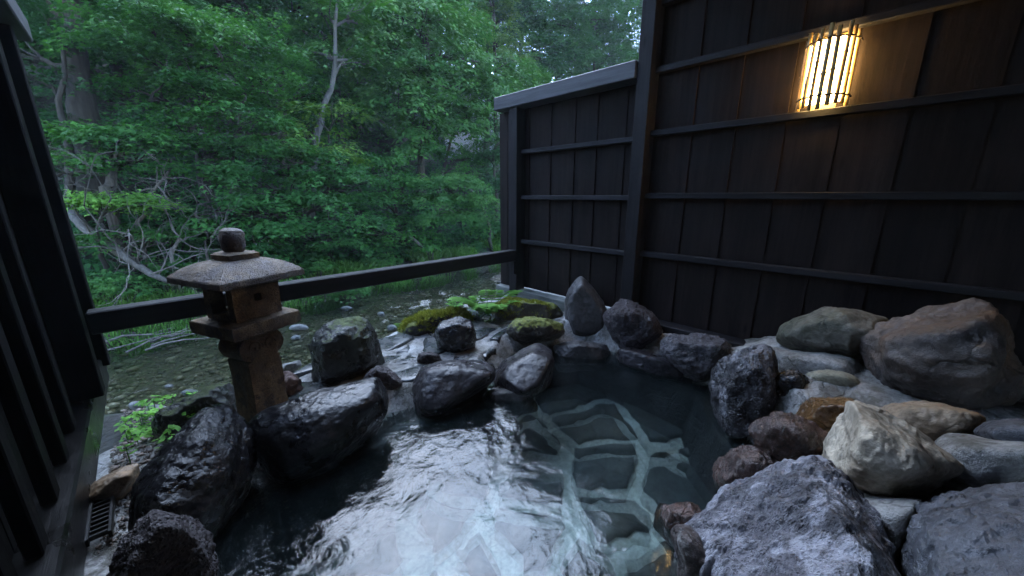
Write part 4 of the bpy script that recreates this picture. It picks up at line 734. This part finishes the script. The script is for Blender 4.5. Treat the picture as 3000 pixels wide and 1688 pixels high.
NL += tree('yellow_conifer', 'yellow green feathery tree left of the pale sky gap', TR([(1250, 400), (1245, 200), (1240, -60)], 11), [B(1240, 30, 11, 60), B(1250, 110, 10.8, 60), B(1210, -40, 11, 80), B(1290, 160, 10.6, 50)], 'leaf_yellow', r0=.1, shape='oval', dens=1.4)
NL += tree('corner_tree', 'bright tree peeping over the fence cap beside the tall post', TR([(1610, 300), (1620, 200), (1630, 60)], 9), [B(1590, 190, 9, 45), B(1650, 120, 9, 70), B(1680, 20, 9, 90)], 'leaf_soft', r0=.08, dens=.9)
for i, (px, y, lb) in enumerate([(60, 12, 'dim tree deep in the wood behind the thick trunk'), (330, 13, 'dim tree deep in the wood behind the bright maple'), (560, 14, 'dim tall tree in the wood above the lantern'), (900, 14, 'misty tree on the slope behind the pale bent trunk'), (1130, 15, 'misty tree on the slope behind the hanging tree'), (1420, 14.5, 'misty tree behind the fine leaved tree'), (1600, 13, 'misty tree behind the tall post'), (-150, 12, 'dim tree at the far left edge of the wood'), (720, 13, 'dim tree behind the hanging dark foliage'), (1010, 12, 'mid green tree behind the weeping tree'), (450, 17, 'dim tree far up the slope above the bright maple'), (820, 18, 'misty tree far up the slope above the slender tree'), (1200, 18, 'misty tree far up the slope above the weeping tree'), (1350, 19, 'misty tree far up the slope left of the fine leaved tree'), (1520, 18, 'misty tree far up the slope behind the fine leaved tree'), (180, 16, 'dim tree far up the slope behind the thick trunk'), (1300, 14, 'leafy tree in the wood below the pale sky gap'), (1390, 16, 'leafy tree in the wood right of the pale sky gap'), (1220, 11.5, 'leafy tree in front of the half hidden house'), (1480, 12.5, 'leafy tree close behind the fine leaved tree'), (850, 11.5, 'leafy tree close behind the pale bent trunk'), (620, 11.5, 'leafy tree close behind the hanging dark foliage')]):
    f_ = ony(px, 350, y); g0 = gz(f_[0], f_[1]); bl = []
    hd = math.hypot(f_[0], y)
    for j in range(10):
        zc = min(g0 + 1.0 + j * .75, 1.15 + .47 * hd - (j % 3) * .6) + rng.normal(0, .25); bl.append((np.array([f_[0] + rng.normal(0, 1.5), y + rng.normal(0, .7), zc]), 1.5, 1.1, .9))
    NL += tree('wood_tree', lb, [(f_[0], y, g0), (f_[0] + .1, y, g0 + 1.6), (f_[0] + .2, y, max(g0 + 2.2, 1.0 + .40 * hd))], bl, ['leaf_deep', 'leaf_blue', 'leaf_maple'][i % 3], r0=.16, dens=.95, fan=.6, leaf=.15, nleaf=48, shape='oval')
print('leaves', NL)
# a house glimpsed through the leaves
hx = ony(1195, 360, 13.2); hg = gz(hx[0], 13.2); hs_ = empty('house', (hx[0], 13.2, hg), 'pale house half hidden by the trees left of the fence end', 'house')
M['plaster'] = plain('pale siding', (.28, .30, .33), .7); M['rooftin'] = plain('grey roof sheet', (.12, .13, .15), .5); M['pane'] = plain('dark window pane', (.03, .04, .05), .1)
link('wall', MB().box(-1.6, 1.6, 0, 3, -.4, 2.6).mesh('wall'), M['plaster'], parent=hs_)
link('roof', MB().add([(-1.9, -.35, 2.55), (1.9, -.35, 2.55), (1.9, 3.35, 2.55), (-1.9, 3.35, 2.55), (-1.9, 1.5, 3.7), (1.9, 1.5, 3.7)], [(0, 1, 5, 4), (2, 3, 4, 5), (0, 4, 3), (1, 2, 5), (3, 2, 1, 0)]).mesh('roof'), M['rooftin'], parent=hs_)
for wx_ in (-.95, 0, .95):
    w_ = link('window', MB().box(wx_ - .34, wx_ + .34, -.04, -.004, 1.2, 2.1).mesh('window'), M['plaster'], parent=hs_)
    for q_ in (-.16, .16): link('pane', MB().box(wx_ + q_ - .14, wx_ + q_ + .14, -.05, -.043, 1.26, 2.04, b=.002).mesh('pane'), M['pane'], parent=w_)
# undergrowth on the slope, shrubs at the bank, grass
n = 3200; ux = rng.uniform(-9, 16, n); uy = far_edge(ux) + 1.1 + 7 * rng.random(n) ** 1.5; q = np.stack([ux, uy, ground_z(ux, uy) + rng.uniform(.05, .6, n)], 1)
A = sprays(q, np.c_[rng.normal(0, .6, n), -np.ones(n), rng.normal(0, .2, n)], rng.uniform(.2, .45, n), 34, .11, .4)
o = link('undergrowth', leaves_mesh('undergrowth', *A, 'oval'), M['leaf_deep'], kind='stuff'); o['label'] = 'dark leafy undergrowth covering the slope under the trees'; o['category'] = 'undergrowth'
n = 42000; gx = rng.uniform(-6, 12, n); gy = far_edge(gx) + rng.normal(.55, .42, n).clip(-.05, 2.2); keep = n2(gx, gy, 1.2, 3, 91) > -.25; gx, gy = gx[keep], gy[keep]; n = len(gx)
q = np.stack([gx, gy, ground_z(gx, gy)], 1); d = np.c_[rng.normal(0, .35, n), rng.normal(-.25, .3, n), np.ones(n)]; L = rng.uniform(.10, .34, (n, 1)); s = np.c_[rng.normal(0, 1, n), rng.normal(0, 1, n), np.zeros(n)]; s /= np.linalg.norm(s, axis=1, keepdims=True)
tip = q + d * L; tip[:, 2] -= .25 * L[:, 0]; mid = q + d * L * .6
v = np.stack([q - s * .006, q + s * .006, mid + s * .005, mid - s * .005, tip], 1).reshape(-1, 3); f = (np.array([(0, 1, 2), (0, 2, 3), (3, 2, 4)])[None] + (np.arange(n) * 5)[:, None, None]).reshape(-1, 3)
me = mesh_tris('bank_grass', v, f, False); at = me.attributes.new('tint', 'FLOAT', 'POINT'); at.data.foreach_set('value', np.repeat(rng.random(n), 5).astype(np.float32))
o = link('bank_grass', me, M['grass'], kind='stuff'); o['label'] = 'green grass along the far bank of the stream'; o['category'] = 'grass'
def shrub(name, label, px, py, y, r, mat, nsp, leaf=.05, shape='maple', fan=.14, nleaf=30, group='small plants at the water'):
    c = ony(px, py, y); rm = r * SS / FPX * np.linalg.norm(c - CAM) * .9; g0 = max(gz(c[0], c[1]), RIVER_Z); loc = np.array([c[0], c[1], g0])
    d = rng.normal(0, 1, (nsp, 3)); d /= np.linalg.norm(d, axis=1, keepdims=True); d[:, 2] = abs(d[:, 2]); q = np.array([0, 0, max(c[2] - g0, .03)]) + d * rng.random((nsp, 1)) ** .4 * np.array([rm, rm * .7, rm * .6])
    t = empty(name, loc, label, 'plant', group); mb = MB()
    for j in range(min(nsp, 12)): mb.tube(limb_path((0, 0, -.03), q[j], 4, .1), [.006, .005, .004, .002], 4)
    link('stem', mb.mesh('stem'), M['bark'], parent=t, kind='stuff'); A = sprays(q, d, fan, nleaf, leaf, .3); link('foliage', leaves_mesh('foliage', *A, shape), M[mat], parent=t)
shrub('bank_shrub', 'light green leafy shrub just above the railing beyond the stream', 860, 740, 5.75, 55, 'leaf_soft', 40)
shrub('bank_shrub', 'round leaved shrub on the far bank right of the lantern roof', 800, 672, 6.3, 45, 'leaf_soft', 36)
shrub('butterbur', 'big leaved plant on the far bank below the pale drooping tree', 1085, 620, 6.4, 30, 'leaf_maple', 12, leaf=.16, nleaf=8, shape='oval')
shrub('bank_shrub', 'green bank shrub seen between left fence and lantern, above the railing', 300, 735, 6.1, 60, 'leaf_soft', 40)
shrub('bank_shrub', 'green bank shrub behind the left end of the lantern roof', 420, 690, 6.4, 50, 'leaf_maple', 36)
shrub('bank_shrub', 'low green shrub on the far bank behind the middle of the railing', 960, 660, 6.5, 55, 'leaf_soft', 36)
# weeds on the left near bank
n = 80; wx = rng.uniform(-.24, .12, n); wy = 2.55 + rng.normal(0, .22, n); q = np.stack([wx, wy, np.array([max(gz(a, b_), sz(a, b_)) for a, b_ in zip(wx, wy)]) + rng.uniform(.02, .12, n)], 1)
t = empty('weed_patch', (-.08, 2.55, .0), 'bright green weeds growing by the gravel next to the left sill', 'plant', 'small plants at the water'); loc = np.array([-.08, 2.55, 0])
mb = MB()
for j in range(n): mb.tube([q[j] - loc - (0, 0, .12), q[j] - loc], [.003, .002], 4)
link('stem', mb.mesh('stem'), M['grass'], parent=t, kind='stuff'); A = sprays(q - loc, rng.normal(0, 1, (n, 3)), .055, 14, .034, .2); link('foliage', leaves_mesh('foliage', *A, 'oval'), M['fern'], parent=t)
# ferns by the flat mossy rock
def fern(label, base, nf, L, mat='fern'):
    t = empty('fern', base, label, 'fern', 'ferns by the paving'); 
    for i in range(nf):
        a = 2 * math.pi * i / nf + random.uniform(-.3, .3); l = L * random.uniform(.7, 1.1); m_ = 13; P_, Nn, Fd, Sz = [], [], [], []; path = []
        for j in range(m_):
            u = j / (m_ - 1); r_ = l * .85 * u; z = l * (1.25 * u - .85 * u * u); p = np.array([r_ * math.cos(a), r_ * math.sin(a), z]); path.append(p)
            if j > 1:
                for s_ in (-1, 1):
                    for e in (0, .33, .66):
                        P_.append(p + e * np.array([math.cos(a), math.sin(a), .1]) * l / m_); Fd.append(np.array([-s_ * math.sin(a) + .45 * math.cos(a), s_ * math.cos(a) + .45 * math.sin(a), -.1])); Nn.append([.1 * random.random(), .1, 1]); Sz.append(l * .24 * math.sin(math.pi * min(1, .15 + .85 * u)) ** .8 + .01)
        fr = link('frond', leaves_mesh('frond', np.array(P_), np.array(Nn, float), np.array(Fd), np.array(Sz), np.clip(.5 + .2 * rng.normal(0, 1, len(P_)), 0, 1), 'oval'), M[mat], parent=t)
        link('rachis', MB().tube(path, np.linspace(.003, .001, m_), 4).mesh('rachis'), M['grass'], parent=fr)
fb_ = onz(1228, 795, .14); fern('green fern with arching fronds left of the flat mossy rock', fb_, 11, .40)
fb_ = onz(1020, 835, .05); fern('tiny fern at the left foot of the moss mound', fb_, 6, .12, 'leaf_yellow')
fb_ = onz(1150, 745, RIVER_Z); fern('small fern at the stream edge behind the moss mound', onz(1145, 775, .0), 5, .13)
# fallen trunk and bleached dead branches on the left bank
ft = empty('fallen_tree', ony(430, 700, 5.9), 'fallen dead tree with bare tangled branches on the far bank at left', 'dead tree'); loc = np.array(ft.location)
pth = [ony(a, b_, y) for a, b_, y in [(180, 535, 6.9), (215, 575, 6.7), (260, 610, 6.5), (320, 650, 6.3), (380, 690, 6.1), (440, 715, 5.9)]]
link('trunk', MB().tube(np.array(pth) - loc, [.055, .052, .048, .042, .035, .025], 9).mesh('trunk', True), M['deadwood'], parent=ft)
def dead(start, d, L, r, depth, mb):
    p = np.array(start, float); d = np.array(d, float); path = [p.copy()]; rad = [r]; m_ = 7
    for i in range(m_):
        d += rng.normal(0, .28, 3) + np.array([0, 0, -.05]); d /= np.linalg.norm(d); p = p + d * L / m_; path.append(p.copy()); rad.append(r * (1 - .8 * (i + 1) / m_))
        if depth and rng.random() < .45: dead(p, d + rng.normal(0, .75, 3), L * .6, r * .55, depth - 1, mb)
    mb.tube(path, rad, 5)
for a, b_, y, dd, L, r in [(250, 600, 6.5, (.3, -.3, 1), 1.3, .022), (300, 640, 6.35, (.5, -.2, .9), 1.3, .022), (345, 660, 6.2, (.2, -.4, .8), 1.2, .02), (290, 630, 6.3, (-.5, -.4, .4), 1.1, .018), (380, 690, 6.0, (.7, -.3, .4), .9, .018), (400, 690, 6.1, (.2, -.2, 1), 1.0, .02), (360, 670, 6.2, (-.2, -.3, .9), 1.2, .02), (270, 600, 6.5, (-.2, -.4, -.3), .9, .015), (330, 650, 6.2, (.6, -.5, -.1), 1.0, .015), (230, 590, 6.6, (-.3, -.5, .3), 1.0, .018)]:
    mb = MB(); dead(ony(a, b_, y) - loc, dd, L, r * .55, 2, mb); link('branch', mb.mesh('branch', True), M['deadwood'], parent=ft)
for k_, (p0, p1, r, lb) in enumerate([((345, 560, 6.8), (430, 400, 6.9), .03, 'grey leaning dead stem rising from the fallen tree'), ((430, 640, 6.4), (395, 420, 6.7), .025, 'thin bare stem crossing above the bare branches'), ((520, 640, 6.6), (525, 470, 6.8), .02, 'thin vine like stem left of the lantern finial'), ((262, 470, 6.9), (285, 380, 7.2), .06, 'broken pale stump below the thick trunk')]):
    a, b_ = ony(*p0), ony(*p1); foot = a.copy(); foot[2] = gz(a[0], a[1]) - .02; t = empty('dead_stem', foot, lb, 'dead tree', 'bare stems on the far bank')
    pp = np.vstack([[foot], limb_path(a, b_, 7, 0, .12)]); mb = MB().tube(pp - foot, np.linspace(r, r * .4, len(pp)), 7); link('stem', mb.mesh('stem', True), M['deadwood'], parent=t)
    mb = MB(); 
    for j in range(4): dead(pp[3 + j % 4] - foot, rng.normal(0, .6, 3), .6, r * .4, 1, mb)
    link('twigs', mb.mesh('twigs', True), M['deadwood'], parent=t)
dw = empty('driftwood', onz(370, 830, RIVER_Z), 'heap of bleached driftwood sticks at the far waterline under the railing', 'driftwood'); loc = np.array(dw.location)
for j in range(26):
    a = onz(random.uniform(270, 470), random.uniform(815, 862) - 0, RIVER_Z + random.uniform(0, .07)); d = np.array([random.uniform(.6, 1), random.uniform(-.25, .4), random.uniform(-.08, .14)]) * random.uniform(.3, .9)
    link('stick', MB().tube(limb_path(a - loc - d / 2, a - loc + d / 2, 5, .03, .05), np.linspace(random.uniform(.008, .02), .005, 5), 5).mesh('stick', True), M['deadwood'], parent=dw)
lg = empty('leaning_log', onz(1100, 660, -.1), 'short broken log leaning on the far bank near the big leaved plant', 'log'); a, b_ = ony(1030, 595, 6.6), ony(1075, 632, 6.3); link('log', MB().tube(limb_path(a, b_, 5, 0, .03) - np.array(lg.location), .03, 7).mesh('log', True), M['deadwood'], parent=lg)

# ------------------------------------------------------------------ evening mist in the valley air
hz = MB().box(-92, 112, -62, 62, -2.2, 30, b=0).mesh('haze'); m = bpy.data.materials.new('mist'); m.use_nodes = True; nt = m.node_tree; nt.nodes.clear()
pv = nt.nodes.new('ShaderNodeVolumePrincipled'); pv.inputs['Color'].default_value = (.86, .93, 1, 1); pv.inputs['Density'].default_value = .0015; pv.inputs['Anisotropy'].default_value = .2
ot = nt.nodes.new('ShaderNodeOutputMaterial'); nt.links.new(pv.outputs[0], ot.inputs['Volume'])
link('haze', hz, m, kind='stuff')
